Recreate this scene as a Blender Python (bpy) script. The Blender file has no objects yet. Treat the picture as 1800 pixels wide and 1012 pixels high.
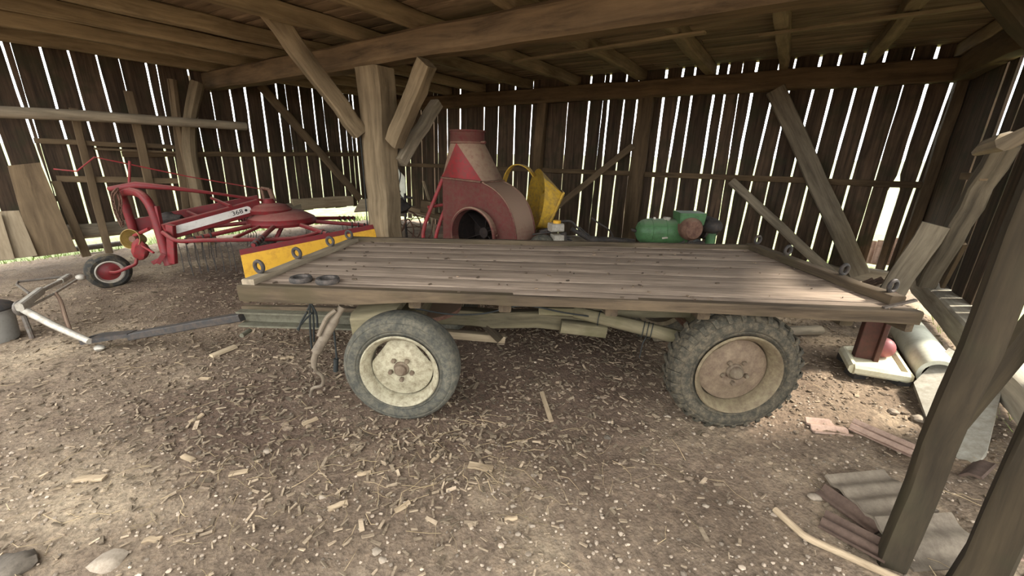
import bpy, bmesh, math, random
import numpy as np
from mathutils import Vector, Matrix, noise
from mathutils.geometry import tessellate_polygon

RNG = random.Random(7)
SC = bpy.context.scene
COL = SC.collection

# ------------------------------------------------------------------ camera
F = 700.0
PITCH, ROLL = math.radians(18.32), math.radians(1.15)
EYE = np.array([0.0, 0.0, 1.65])
_cr, _sr, _cp, _sp = math.cos(ROLL), math.sin(ROLL), math.cos(PITCH), math.sin(PITCH)
_Rz = np.array([[_cr, -_sr, 0], [_sr, _cr, 0], [0, 0, 1]])
_rt, _dn, _fw = _Rz @ [1, 0, 0], _Rz @ [0, _cp, _sp], _Rz @ [0, -_sp, _cp]
M = np.array([_rt, _fw, -_dn])            # camera (x right, y down, z forward) -> world


def ray(x, y):
    d = M @ np.array([x - 900.0, y - 506.0, F])
    return d / np.linalg.norm(d)


def G(x, y, z=0.0):
    """point seen at (x, y) that lies at height z"""
    d = ray(x, y)
    return EYE + d * (z - EYE[2]) / d[2]


def at(x, y, Y):
    """point seen at (x, y) that lies at distance Y into the barn"""
    d = ray(x, y)
    return EYE + d * Y / d[1]


def W(x, y, P, n):
    """point seen at (x, y) on the plane through P with normal n"""
    d = ray(x, y)
    return EYE + d * (np.dot(np.asarray(P) - EYE, n) / np.dot(d, n))


cam = bpy.data.cameras.new('camera')
cam.sensor_width = 36.0
cam.lens = F / 1800.0 * 36.0
cam.clip_end = 500
camo = bpy.data.objects.new('camera', cam)
COL.objects.link(camo)
mw = Matrix.Identity(4)
for i in range(3):
    mw[i][0] = M[i][0]
    mw[i][1] = -M[i][1]
    mw[i][2] = -M[i][2]
    mw[i][3] = EYE[i]
camo.matrix_world = mw
SC.camera = camo

# barn axes
YL, YB = math.radians(33.26), math.radians(31.14)
U = np.array([math.cos(YB), -math.sin(YB), 0.0])      # along the back wall, left to right
V = np.array([math.sin(YL), math.cos(YL), 0.0])       # along the side walls, towards the back
NB = np.array([U[1], -U[0], 0.0])                     # back wall normal, into the barn
NL = np.array([V[1], -V[0], 0.0])                     # left wall normal, into the barn
Z = np.array([0.0, 0.0, 1.0])
K = np.array([-3.416, 11.398, 0.0])                   # back left corner
KR = K + 10.85 * U                                    # back right corner


# ------------------------------------------------------------------ materials
def mat_new(name):
    m = bpy.data.materials.new(name)
    m.use_nodes = True
    nt = m.node_tree
    b = nt.nodes['Principled BSDF']
    return m, nt, b


def N(nt, t, **kw):
    n = nt.nodes.new(t)
    for k, v in kw.items():
        if k == 'inp':
            for a, b in v.items():
                n.inputs[a].default_value = b
        else:
            setattr(n, k, v)
    return n


def ramp(nt, stops, interp='LINEAR'):
    r = nt.nodes.new('ShaderNodeValToRGB')
    r.color_ramp.interpolation = interp
    e = r.color_ramp.elements
    while len(e) < len(stops):
        e.new(0.5)
    for el, (p, c) in zip(e, stops):
        el.position = p
        el.color = (c[0], c[1], c[2], 1)
    return r


def s2l(c):
    return tuple((v / 255 / 12.92) if v / 255 <= .04045 else ((v / 255 + .055) / 1.055) ** 2.4 for v in c)


def wood(name, dark, light, scale=(1.3, 22, 22), rough=.85, moss=None, bump=.25):
    m, nt, b = mat_new(name)
    L = nt.links.new
    a = N(nt, 'ShaderNodeAttribute', attribute_name='gc')
    mp = N(nt, 'ShaderNodeMapping')
    mp.inputs['Scale'].default_value = scale
    L(a.outputs['Vector'], mp.inputs['Vector'])
    n1 = N(nt, 'ShaderNodeTexNoise', inp={'Scale': 1.0, 'Detail': 7.0, 'Roughness': .68, 'Distortion': .4})
    L(mp.outputs[0], n1.inputs['Vector'])
    d, l = s2l(dark), s2l(light)
    mid = tuple((x * .45 + y * .55) for x, y in zip(d, l))
    r = ramp(nt, [(.28, d), (.52, mid), (.74, l)])
    L(n1.outputs['Fac'], r.inputs[0])
    n2 = N(nt, 'ShaderNodeTexNoise', inp={'Scale': 2.2, 'Detail': 4.0, 'Roughness': .6})
    L(a.outputs['Vector'], n2.inputs['Vector'])
    t = N(nt, 'ShaderNodeAttribute', attribute_name='tone')
    ma = N(nt, 'ShaderNodeMath', operation='MULTIPLY_ADD', inp={1: .7, 2: .65})
    L(n2.outputs['Fac'], ma.inputs[0])
    mb = N(nt, 'ShaderNodeMath', operation='MULTIPLY')
    L(ma.outputs[0], mb.inputs[0])
    L(t.outputs['Fac'], mb.inputs[1])
    mx = N(nt, 'ShaderNodeVectorMath', operation='SCALE')
    L(r.outputs[0], mx.inputs[0])
    L(mb.outputs[0], mx.inputs['Scale'])
    out = mx.outputs[0]
    if moss:
        n3 = N(nt, 'ShaderNodeTexNoise', inp={'Scale': 4.0, 'Detail': 5.0})
        L(a.outputs['Vector'], n3.inputs['Vector'])
        r3 = ramp(nt, [(.5, (0, 0, 0)), (.68, (1, 1, 1))])
        L(n3.outputs['Fac'], r3.inputs[0])
        mm = N(nt, 'ShaderNodeMix', data_type='RGBA')
        mq = N(nt, 'ShaderNodeMath', operation='MULTIPLY', inp={1: .6})
        L(r3.outputs[0], mq.inputs[0])
        L(mq.outputs[0], mm.inputs[0])
        L(out, mm.inputs[6])
        mm.inputs[7].default_value = (*s2l(moss), 1)
        out = mm.outputs[2]
    L(out, b.inputs['Base Color'])
    b.inputs['Roughness'].default_value = rough
    b.inputs['Specular IOR Level'].default_value = .2
    bp = N(nt, 'ShaderNodeBump', inp={'Strength': bump, 'Distance': .01})
    L(n1.outputs['Fac'], bp.inputs['Height'])
    L(bp.outputs[0], b.inputs['Normal'])
    return m


def paint(name, col, wear=(95, 70, 55), amount=.45, rough=.6, metal=0.0, scale=9.0, dust=None, dustlo=.3, wl=.12):
    """worn painted or rusty surface; dust settles on the upward faces"""
    m, nt, b = mat_new(name)
    L = nt.links.new
    tc = N(nt, 'ShaderNodeTexCoord')
    n1 = N(nt, 'ShaderNodeTexNoise', inp={'Scale': scale * 2.2, 'Detail': 9.0, 'Roughness': .78})
    L(tc.outputs['Object'], n1.inputs['Vector'])
    r = ramp(nt, [(1 - amount - wl, (0, 0, 0)), (1 - amount + wl, (1, 1, 1))])
    L(n1.outputs['Fac'], r.inputs[0])
    mx = N(nt, 'ShaderNodeMix', data_type='RGBA')
    L(r.outputs[0], mx.inputs[0])
    mx.inputs[6].default_value = (*s2l(col), 1)
    mx.inputs[7].default_value = (*s2l(wear), 1)
    n2 = N(nt, 'ShaderNodeTexNoise', inp={'Scale': scale * .35, 'Detail': 3.0})
    L(tc.outputs['Object'], n2.inputs['Vector'])
    ma = N(nt, 'ShaderNodeMath', operation='MULTIPLY_ADD', inp={1: .6, 2: .7})
    L(n2.outputs['Fac'], ma.inputs[0])
    vm = N(nt, 'ShaderNodeVectorMath', operation='SCALE')
    L(mx.outputs[2], vm.inputs[0])
    L(ma.outputs[0], vm.inputs['Scale'])
    out = vm.outputs[0]
    if dust:
        ge = N(nt, 'ShaderNodeNewGeometry')
        sx = N(nt, 'ShaderNodeSeparateXYZ')
        L(ge.outputs['True Normal'], sx.inputs[0])
        ad = N(nt, 'ShaderNodeMath', operation='MULTIPLY_ADD', inp={1: .5, 2: -.25})
        L(n1.outputs['Fac'], ad.inputs[0])
        a2 = N(nt, 'ShaderNodeMath', operation='ADD')
        L(sx.outputs['Z'], a2.inputs[0])
        L(ad.outputs[0], a2.inputs[1])
        mr = N(nt, 'ShaderNodeMapRange', inp={1: dustlo, 2: dustlo + .5, 3: 0.0, 4: .85})
        L(a2.outputs[0], mr.inputs[0])
        md = N(nt, 'ShaderNodeMix', data_type='RGBA')
        L(mr.outputs[0], md.inputs[0])
        L(out, md.inputs[6])
        md.inputs[7].default_value = (*s2l(dust), 1)
        out = md.outputs[2]
    L(out, b.inputs['Base Color'])
    b.inputs['Roughness'].default_value = rough
    b.inputs['Metallic'].default_value = metal
    b.inputs['Specular IOR Level'].default_value = .3
    bp = N(nt, 'ShaderNodeBump', inp={'Strength': .15, 'Distance': .004})
    L(n1.outputs['Fac'], bp.inputs['Height'])
    L(bp.outputs[0], b.inputs['Normal'])
    return m


M_WALL = wood('weathered wall boards', (31, 25, 20), (95, 76, 58), moss=(50, 50, 34))
M_BEAM = wood('old beam timber', (62, 49, 34), (122, 100, 73), scale=(1.0, 9, 9))
M_JOIST = wood('joist timber', (88, 74, 54), (160, 140, 108), scale=(1.0, 9, 9))
M_CEIL = wood('loft floor boards', (80, 65, 50), (152, 130, 104), scale=(1.0, 10, 10))
M_POST = wood('post timber', (80, 68, 50), (138, 120, 94), scale=(1.2, 12, 12))
M_DARKPOST = wood('dark front post timber', (36, 30, 21), (74, 63, 46), scale=(1.0, 9, 9), moss=(48, 45, 30))
M_GREY = wood('silver grey timber', (84, 75, 62), (150, 136, 114), scale=(1.3, 14, 14))
M_SILV = wood('silver grey sill timber', (118, 110, 96), (184, 174, 154), scale=(1.3, 14, 14))
M_DECK = wood('wagon deck planks', (92, 79, 67), (162, 143, 124), scale=(1.8, 24, 24), bump=.5)
M_EDGE = wood('wagon edge timber', (46, 38, 29), (98, 83, 64), scale=(1.4, 14, 14), moss=(66, 58, 40))
M_CHAS = wood('mossy chassis timber', (62, 56, 42), (118, 108, 84), scale=(1.4, 12, 12), moss=(76, 72, 46))
M_PALE = wood('pale sawn board', (120, 104, 82), (172, 154, 126), scale=(1.3, 12, 12))
M_LEAN = wood('leaning board timber', (76, 62, 46), (122, 103, 78), scale=(1.0, 8, 8))
M_SCRAP = wood('wood scrap', (112, 95, 74), (168, 148, 120), scale=(6, 40, 40))

M_RED = paint('red machine paint', (110, 27, 30), (86, 46, 41), .44, .55, dust=(146, 100, 90), dustlo=.5)
M_REDD = paint('dusty red blower paint', (88, 36, 35), (86, 56, 46), .52, .9, scale=8, dust=(136, 112, 92), dustlo=.1)
M_REDW = paint('dust caked red sheet', (108, 42, 44), (98, 66, 56), .5, .85, scale=8, dust=(142, 118, 98), dustlo=-.25)
M_REDDUST = paint('dust covered sheet steel', (132, 110, 90), (112, 74, 64), .4, .85, scale=6)
M_REDPIPE = paint('red pipe paint', (132, 38, 40), (92, 58, 50), .45, .6)
M_YEL = paint('yellow guard paint', (206, 156, 44), (172, 124, 40), .4, .5, scale=5)
M_YELD = paint('dusty yellow paint', (190, 150, 44), (132, 106, 58), .45, .6, scale=7, dust=(168, 156, 120), dustlo=.55)
M_GREEN = paint('green engine paint', (68, 102, 64), (56, 74, 50), .42, .5, scale=7, dust=(122, 132, 110), dustlo=.55)
M_DKGREY = paint('dark greasy iron', (46, 44, 42), (74, 62, 52), .45, .7)
M_IRON = paint('grey bare iron', (104, 98, 90), (84, 66, 54), .45, .55, metal=.25)
M_RUST = paint('rusted iron', (112, 84, 68), (78, 52, 40), .5, .8, dust=(150, 128, 106), dustlo=.6)
M_RIMC = paint('cream wheel paint', (148, 140, 116), (100, 88, 68), .46, .7, scale=11)
M_RIMR = paint('rusty wheel disc', (112, 96, 76), (86, 70, 56), .5, .8, scale=9)
M_RIMB = paint('olive rim ring', (112, 100, 76), (88, 74, 56), .5, .75, scale=9)
M_TYRE = paint('grey weathered tyre rubber', (58, 57, 50), (94, 88, 74), .46, .9, scale=12)
M_TYRED = paint('dark lugged tyre rubber', (50, 47, 38), (96, 85, 68), .44, .9, scale=12)
M_TYREB = paint('black small tyre rubber', (44, 42, 38), (96, 84, 64), .4, .9, scale=8, dust=(140, 122, 92), dustlo=.75)
M_RUBBER = paint('black rubber', (52, 48, 44), (92, 82, 74), .42, .8)
M_CABLE = paint('black cable', (36, 38, 36), (70, 70, 64), .35, .6)
M_STEELG = paint('grey green channel steel', (92, 88, 72), (66, 58, 45), .42, .75, scale=8)
M_HUB = paint('rust stained hub', (104, 92, 74), (82, 66, 52), .5, .8)
M_HYD = paint('dusty grey cylinder', (108, 96, 80), (80, 68, 56), .42, .7)
M_ALU = paint('pale bare metal', (164, 156, 142), (124, 114, 100), .42, .5, metal=.2)
M_CREAM = paint('cream plastic', (216, 208, 176), (186, 174, 140), .42, .5, scale=5)
M_WHITE = paint('white sheet', (214, 212, 192), (186, 184, 160), .42, .6, scale=3)
M_CONC = paint('grey concrete', (166, 160, 145), (138, 130, 114), .5, .9, scale=7)
M_TILEG = paint('weathered grey tile', (94, 83, 70), (118, 106, 90), .5, .9, scale=8)
M_TILER = paint('terracotta tile', (164, 138, 120), (130, 106, 92), .45, .9, scale=10)
M_TILED = paint('dark earthy tile', (94, 76, 64), (76, 60, 50), .5, .9, scale=10)
M_STAND = paint('rusty red channel', (84, 50, 42), (68, 46, 38), .5, .7)
M_BALL = paint('faded red ball', (142, 82, 80), (126, 88, 84), .4, .5)
M_STONE = paint('pale field stone', (150, 136, 118), (122, 108, 92), .5, .9, scale=14)
M_DSTONE = paint('dark field stone', (96, 86, 74), (74, 66, 56), .5, .9, scale=14)
M_BUCKET = paint('grey plastic bucket', (128, 124, 116), (110, 104, 94), .4, .5)
M_LABEL = paint('white label', (216, 210, 200), (188, 178, 166), .38, .5)
M_GUARD = paint('dirty yellow brown plastic', (146, 120, 62), (104, 84, 50), .45, .5)
M_BLACK = paint('black lettering', (34, 32, 32), (50, 48, 46), .4, .6)
M_DARKIN = paint('painted inlet shade', (30, 24, 22), (44, 34, 28), .5, .9)  # near-black colour stands in for the shade inside the blower
M_CHIPD = wood('dark bark crumbs', (50, 38, 30), (150, 128, 104), scale=(8, 40, 40), bump=.1)
M_STRAW = wood('straw', (132, 112, 84), (186, 164, 126), scale=(8, 40, 40), bump=.1)
M_CHIP = wood('wood chips', (98, 83, 66), (172, 152, 126), scale=(8, 40, 40), bump=.1)
M_PEB = wood('pebbles', (124, 108, 92), (186, 168, 146), scale=(9, 9, 9), bump=.1)
M_LEAF = paint('grass blade', (128, 150, 52), (96, 116, 36), .5, .7, scale=2)


def dirt_material():
    m, nt, b = mat_new('trodden earth')
    L = nt.links.new
    tc = N(nt, 'ShaderNodeTexCoord')
    n1 = N(nt, 'ShaderNodeTexNoise', inp={'Scale': 1.1, 'Detail': 5.0, 'Roughness': .6})
    n2 = N(nt, 'ShaderNodeTexNoise', inp={'Scale': 26.0, 'Detail': 8.0, 'Roughness': .75})
    n3 = N(nt, 'ShaderNodeTexVoronoi', inp={'Scale': 60.0})
    for n in (n1, n2, n3):
        L(tc.outputs['Object'], n.inputs['Vector'])
    r1 = ramp(nt, [(.32, s2l((104, 89, 74))), (.5, s2l((128, 111, 93))), (.66, s2l((160, 142, 118)))])
    L(n1.outputs['Fac'], r1.inputs[0])
    r2 = ramp(nt, [(.3, (.42, .42, .42)), (.5, (.92, .92, .92)), (.72, (1.45, 1.42, 1.36))])
    L(n2.outputs['Fac'], r2.inputs[0])
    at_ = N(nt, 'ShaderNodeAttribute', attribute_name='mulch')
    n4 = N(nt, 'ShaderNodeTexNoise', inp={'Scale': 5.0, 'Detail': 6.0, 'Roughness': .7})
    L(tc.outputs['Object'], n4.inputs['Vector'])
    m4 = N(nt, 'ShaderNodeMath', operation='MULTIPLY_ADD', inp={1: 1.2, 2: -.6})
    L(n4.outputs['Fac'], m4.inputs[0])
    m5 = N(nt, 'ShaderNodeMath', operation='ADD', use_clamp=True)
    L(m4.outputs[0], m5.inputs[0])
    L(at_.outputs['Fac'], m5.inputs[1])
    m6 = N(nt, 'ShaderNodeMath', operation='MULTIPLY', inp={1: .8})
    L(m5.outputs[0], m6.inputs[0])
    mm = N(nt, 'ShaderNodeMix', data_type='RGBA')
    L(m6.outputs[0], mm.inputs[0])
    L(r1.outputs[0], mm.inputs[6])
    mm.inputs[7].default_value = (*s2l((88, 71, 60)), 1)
    mx = N(nt, 'ShaderNodeMix', data_type='RGBA', blend_type='MULTIPLY')
    mx.inputs[0].default_value = 1
    L(mm.outputs[2], mx.inputs[6])
    L(r2.outputs[0], mx.inputs[7])
    L(mx.outputs[2], b.inputs['Base Color'])
    b.inputs['Roughness'].default_value = .95
    b.inputs['Specular IOR Level'].default_value = .1
    ad = N(nt, 'ShaderNodeMath', operation='MULTIPLY_ADD', inp={1: .35})
    L(n3.outputs['Distance'], ad.inputs[0])
    L(n2.outputs['Fac'], ad.inputs[2])
    bp = N(nt, 'ShaderNodeBump', inp={'Strength': .8, 'Distance': .018})
    L(ad.outputs[0], bp.inputs['Height'])
    L(bp.outputs[0], b.inputs['Normal'])
    return m


M_DIRT = dirt_material()


def lawn_material():
    m, nt, b = mat_new('sunlit meadow')
    L = nt.links.new
    tc = N(nt, 'ShaderNodeTexCoord')
    n1 = N(nt, 'ShaderNodeTexNoise', inp={'Scale': 2.5, 'Detail': 8.0, 'Roughness': .7})
    L(tc.outputs['Object'], n1.inputs['Vector'])
    r = ramp(nt, [(.3, s2l((78, 92, 40))), (.5, s2l((110, 115, 66))), (.7, s2l((142, 142, 98)))])
    L(n1.outputs['Fac'], r.inputs[0])
    L(r.outputs[0], b.inputs['Base Color'])
    b.inputs['Roughness'].default_value = .9
    return m


M_LAWN = lawn_material()

# ------------------------------------------------------------------ mesh building
WLOC = {}


def A3(p):
    return np.array([float(p[0]), float(p[1]), float(p[2])])


def unit(v):
    v = np.asarray(v, float)
    return v / max(np.linalg.norm(v), 1e-9)


class MB:
    def __init__(self):
        self.v, self.f, self.g, self.t, self.m = [], [], [], [], []

    def add(self, verts, faces, grain=None, tone=None, mi=0):
        o = len(self.v)
        tone = RNG.uniform(.85, 1.15) if tone is None else tone
        off = np.array([RNG.uniform(-50, 50) for _ in range(3)])
        for i, p in enumerate(verts):
            self.v.append(A3(p))
            self.g.append((A3(grain[i]) if grain is not None else A3(p)) + off)
            self.t.append(tone)
        for f in faces:
            self.f.append([o + i for i in f])
            self.m.append(mi)
        return self

    # squared timber with slightly uneven faces
    def timber(self, a, b, w, h, up=(0, 0, 1), seg=None, jit=.004, tone=None, ch=.1, mi=0, taper=1.0, prof=None):
        a, b = A3(a), A3(b)
        ax = b - a
        Ln = np.linalg.norm(ax)
        ax = ax / Ln
        up = A3(up)
        if abs(np.dot(up, ax)) > .97:
            up = np.array([0, 1.0, 0]) if abs(ax[1]) < .9 else np.array([1.0, 0, 0])
        s = unit(np.cross(ax, up))
        t = unit(np.cross(s, ax))
        c = min(w, h) * ch
        if prof is None:
            prof = [(-w / 2 + c, -h / 2), (w / 2 - c, -h / 2), (w / 2, -h / 2 + c), (w / 2, h / 2 - c),
                    (w / 2 - c, h / 2), (-w / 2 + c, h / 2), (-w / 2, h / 2 - c), (-w / 2, -h / 2 + c)]
        n = len(prof)
        seg = seg or max(1, int(Ln / .35))
        vs, gr, fs = [], [], []
        for i in range(seg + 1):
            k = i / seg
            q = 1 + (taper - 1) * k
            jx, jy = RNG.gauss(0, jit), RNG.gauss(0, jit)
            for (x, y) in prof:
                vs.append(a + ax * Ln * k + s * (x * q + jx + RNG.gauss(0, jit * .4)) + t * (y * q + jy + RNG.gauss(0, jit * .4)))
                gr.append((Ln * k, x, y))
        for i in range(seg):
            for j in range(n):
                j2 = (j + 1) % n
                fs.append([i * n + j, i * n + j2, (i + 1) * n + j2, (i + 1) * n + j])
        fs.append(list(range(n))[::-1])
        fs.append([seg * n + j for j in range(n)])
        return self.add(vs, fs, gr, tone, mi)

    def box(self, c, sx, sy, sz, ex=(1, 0, 0), ez=(0, 0, 1), mi=0, ch=.06):
        ex = unit(ex)
        return self.timber(A3(c) - ex * sx / 2, A3(c) + ex * sx / 2, sy, sz, up=ez, seg=1, jit=0, ch=ch, mi=mi)

    def tube(self, pts, r, n=10, closed=False, caps=True, mi=0, tone=None):
        P = [A3(p) for p in pts]
        m = len(P)
        R = [r] * m if not hasattr(r, '__len__') else list(r)
        T = []
        for i in range(m):
            if closed:
                d = P[(i + 1) % m] - P[i - 1]
            else:
                d = P[min(i + 1, m - 1)] - P[max(i - 1, 0)]
            T.append(unit(d))
        up = np.array([0, 0, 1.0]) if abs(T[0][2]) < .9 else np.array([1.0, 0, 0])
        s = unit(np.cross(T[0], up))
        vs, gr, fs = [], [], []
        ln = 0
        for i in range(m):
            s = unit(s - T[i] * np.dot(s, T[i]))
            t = np.cross(T[i], s)
            if i:
                ln += np.linalg.norm(P[i] - P[i - 1])
            for j in range(n):
                q = 2 * math.pi * j / n
                vs.append(P[i] + (s * math.cos(q) + t * math.sin(q)) * R[i])
                gr.append((ln, math.cos(q) * R[i], math.sin(q) * R[i]))
        for i in range(m if closed else m - 1):
            i2 = (i + 1) % m
            for j in range(n):
                j2 = (j + 1) % n
                fs.append([i * n + j, i * n + j2, i2 * n + j2, i2 * n + j])
        if caps and not closed:
            fs.append(list(range(n))[::-1])
            fs.append([(m - 1) * n + j for j in range(n)])
        return self.add(vs, fs, gr, tone, mi)

    def ring(self, c, axis, R, r, n=24, k=8, mi=0):
        axis = unit(axis)
        e = unit(np.cross(axis, (0, 0, 1) if abs(axis[2]) < .9 else (1, 0, 0)))
        g = np.cross(axis, e)
        pts = [A3(c) + (e * math.cos(2 * math.pi * i / n) + g * math.sin(2 * math.pi * i / n)) * R for i in range(n)]
        return self.tube(pts, r, k, closed=True, mi=mi)

    def lathe(self, prof, c, axis, n=40, mi=0, fn=None, a0=0.0, a1=None):
        """prof: list of (radius, distance along the axis)"""
        axis = unit(axis)
        e = unit(np.cross(axis, (0, 0, 1) if abs(axis[2]) < .9 else (1, 0, 0)))
        g = np.cross(axis, e)
        full = a1 is None
        a1 = a0 + 2 * math.pi if full else a1
        m = n if full else n + 1
        vs, fs = [], []
        for i, (r, h) in enumerate(prof):
            for j in range(m):
                q = a0 + (a1 - a0) * j / n
                rr = fn(i, j, r) if fn else r
                vs.append(A3(c) + axis * h + (e * math.cos(q) + g * math.sin(q)) * rr)
        for i in range(len(prof) - 1):
            for j in range(n):
                j2 = (j + 1) % m if full else j + 1
                fs.append([i * m + j, i * m + j2, (i + 1) * m + j2, (i + 1) * m + j])
        return self.add(vs, fs, mi=mi)

    def prism(self, outline, depth, mi=0, mi_side=None, holes=None):
        """outline: 3D loop in a plane; extruded by the vector depth; holes: list of loops"""
        loops = [[A3(p) for p in outline]] + [[A3(p) for p in h] for h in (holes or [])]
        d = A3(depth)
        tri = tessellate_polygon([[Vector(p) for p in l] for l in loops])
        flat = [p for l in loops for p in l]
        n = len(flat)
        vs = flat + [p + d for p in flat]
        self.add(vs, [list(t) for t in tri] + [[i + n for i in t][::-1] for t in tri], mi=mi)
        fs = []
        o = 0
        vs2, k = [], 0
        for l in loops:
            m = len(l)
            base = len(vs2)
            vs2 += l + [p + d for p in l]
            for i in range(m):
                j = (i + 1) % m
                fs.append([base + i, base + j, base + m + j, base + m + i])
        return self.add(vs2, fs, mi=mi if mi_side is None else mi_side)

    def slab(self, corners, thick, seg=1, tone=None, mi=0, normal=None):
        """a board given by its four corners (a-b along its length on one edge, d-c on the other)"""
        a, b, c, d = [A3(p) for p in corners]
        nn = unit(np.cross(b - a, d - a)) if normal is None else unit(normal)
        Ln = np.linalg.norm(b - a)
        wd = np.linalg.norm(d - a)
        vs, gr, fs = [], [], []
        for i in range(seg + 1):
            k = i / seg
            p, q = a + (b - a) * k, d + (c - d) * k
            for pt, yy, zz in ((p, 0, 0), (q, wd, 0), (q + nn * thick, wd, thick), (p + nn * thick, 0, thick)):
                vs.append(pt)
                gr.append((Ln * k, yy, zz))
        for i in range(seg):
            for j in range(4):
                j2 = (j + 1) % 4
                fs.append([i * 4 + j, i * 4 + j2, i * 4 + 4 + j2, i * 4 + 4 + j])
        fs += [[3, 2, 1, 0], [seg * 4 + j for j in range(4)]]
        return self.add(vs, fs, gr, tone, mi)

    def blob(self, c, sx, sy, sz, rough=.15, sub=2, mi=0, seed=0):
        bm = bmesh.new()
        bmesh.ops.create_icosphere(bm, subdivisions=sub, radius=1)
        vs = []
        for v in bm.verts:
            k = 1 + rough * noise.noise(v.co * 1.3 + Vector((seed * 3.1, seed, 0)))
            vs.append(A3(c) + np.array([v.co.x * sx, v.co.y * sy, v.co.z * sz]) * k)
        fs = [[v.index for v in f.verts] for f in bm.faces]
        bm.free()
        return self.add(vs, fs, mi=mi)

    def build(self, name, mats, parent=None, label=None, smooth=40, loc=None):
        if not isinstance(mats, (list, tuple)):
            mats = [mats]
        P = np.array(self.v)
        if parent is not None:
            base = WLOC[parent.name]
        elif loc is not None:
            base = A3(loc)
        else:
            lo, hi = P.min(0), P.max(0)
            base = np.array([(lo[0] + hi[0]) / 2, (lo[1] + hi[1]) / 2, lo[2]])
        me = bpy.data.meshes.new(name)
        me.from_pydata((P - base).tolist(), [], self.f)
        for m in mats:
            me.materials.append(m)
        me.polygons.foreach_set('material_index', self.m)
        at_ = me.attributes.new('gc', 'FLOAT_VECTOR', 'POINT')
        at_.data.foreach_set('vector', np.array(self.g, dtype=np.float32).ravel())
        t = me.attributes.new('tone', 'FLOAT', 'POINT')
        t.data.foreach_set('value', np.array(self.t, dtype=np.float32))
        bm = bmesh.new()
        bm.from_mesh(me)
        bmesh.ops.recalc_face_normals(bm, faces=bm.faces)
        bm.to_mesh(me)
        bm.free()
        me.polygons.foreach_set('use_smooth', [True] * len(me.polygons))
        me.set_sharp_from_angle(angle=math.radians(smooth))
        o = bpy.data.objects.new(name, me)
        COL.objects.link(o)
        if parent is not None:
            o.parent = parent
        else:
            o.location = base
        WLOC[o.name] = base
        if label:
            o['label'] = label
        return o


def tag(o, label, cat, group=None, kind=None):
    o['label'] = label
    o['category'] = cat
    if group:
        o['group'] = group
    if kind:
        o['kind'] = kind
    return o


def thing(name, label, cat, loc, group=None):
    o = bpy.data.objects.new(name, None)
    o.empty_display_size = .1
    COL.objects.link(o)
    o.location = A3(loc)
    WLOC[o.name] = A3(loc)
    return tag(o, label, cat, group)


def structure(name, mb, mats, label=None, smooth=40):
    o = mb.build(name, mats, smooth=smooth)
    o['kind'] = 'structure'
    if label:
        o['label'] = label
    return o


def bez(pts, k=6):
    """Catmull-Rom through the points"""
    P = [A3(p) for p in pts]
    P = [2 * P[0] - P[1]] + P + [2 * P[-1] - P[-2]]
    out = []
    for i in range(1, len(P) - 2):
        for j in range(k):
            t = j / k
            a, b, c, d = P[i - 1], P[i], P[i + 1], P[i + 2]
            out.append(.5 * (2 * b + (c - a) * t + (2 * a - 5 * b + 4 * c - d) * t * t + (3 * b - a - 3 * c + d) * t ** 3))
    out.append(P[-2])
    return out


# ------------------------------------------------------------------ ground
def gz(x, y):
    """height of the earth floor"""
    h = .022 * noise.noise(Vector((x * .9, y * .9, 0))) + .010 * noise.noise(Vector((x * 3.1, y * 3.1, 5)))
    dback = np.dot(K - np.array([x, y, 0]), -NB)     # distance to the back wall
    w = max(0.0, min(1.0, (4.2 - dback) / 4.0))
    return h - .12 * w * w


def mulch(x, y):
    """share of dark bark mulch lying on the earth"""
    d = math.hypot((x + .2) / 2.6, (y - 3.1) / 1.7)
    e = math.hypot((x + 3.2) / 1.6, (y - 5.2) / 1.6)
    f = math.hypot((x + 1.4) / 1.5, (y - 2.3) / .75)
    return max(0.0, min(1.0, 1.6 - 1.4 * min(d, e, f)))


def make_ground():
    xs = np.arange(-9.5, 8.01, .07)
    ys = np.arange(-3.0, 13.01, .07)
    vs, fs = [], []
    for x in xs:
        for y in ys:
            vs.append((x, y, 0))
    mb = MB()
    ny = len(ys)
    inside = []
    for i, (x, y, _) in enumerate(vs):
        p = np.array([x, y, 0])
        dl, db = np.dot(p - K, NL), np.dot(p - K, NB)
        dr = np.dot(p - KR, -NL)
        inside.append(dl > -.3 and db > -.25 and dr > -.35)
        rough = .014 * noise.noise(Vector((x * 7, y * 7, 1))) + .009 * noise.noise(Vector((x * 17, y * 17, 2)))
        vs[i] = (x, y, gz(x, y) + rough)
    for i in range(len(xs) - 1):
        for j in range(ny - 1):
            q = [i * ny + j, (i + 1) * ny + j, (i + 1) * ny + j + 1, i * ny + j + 1]
            if all(inside[k] for k in q):
                fs.append(q)
    mb.add(vs, fs)
    return mb


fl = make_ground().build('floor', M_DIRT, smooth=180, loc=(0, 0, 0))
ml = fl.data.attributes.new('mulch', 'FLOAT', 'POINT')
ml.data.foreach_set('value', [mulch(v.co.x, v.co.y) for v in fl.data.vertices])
fl['kind'] = 'structure'
fl['label'] = 'trodden brown earth floor of the barn'

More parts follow.
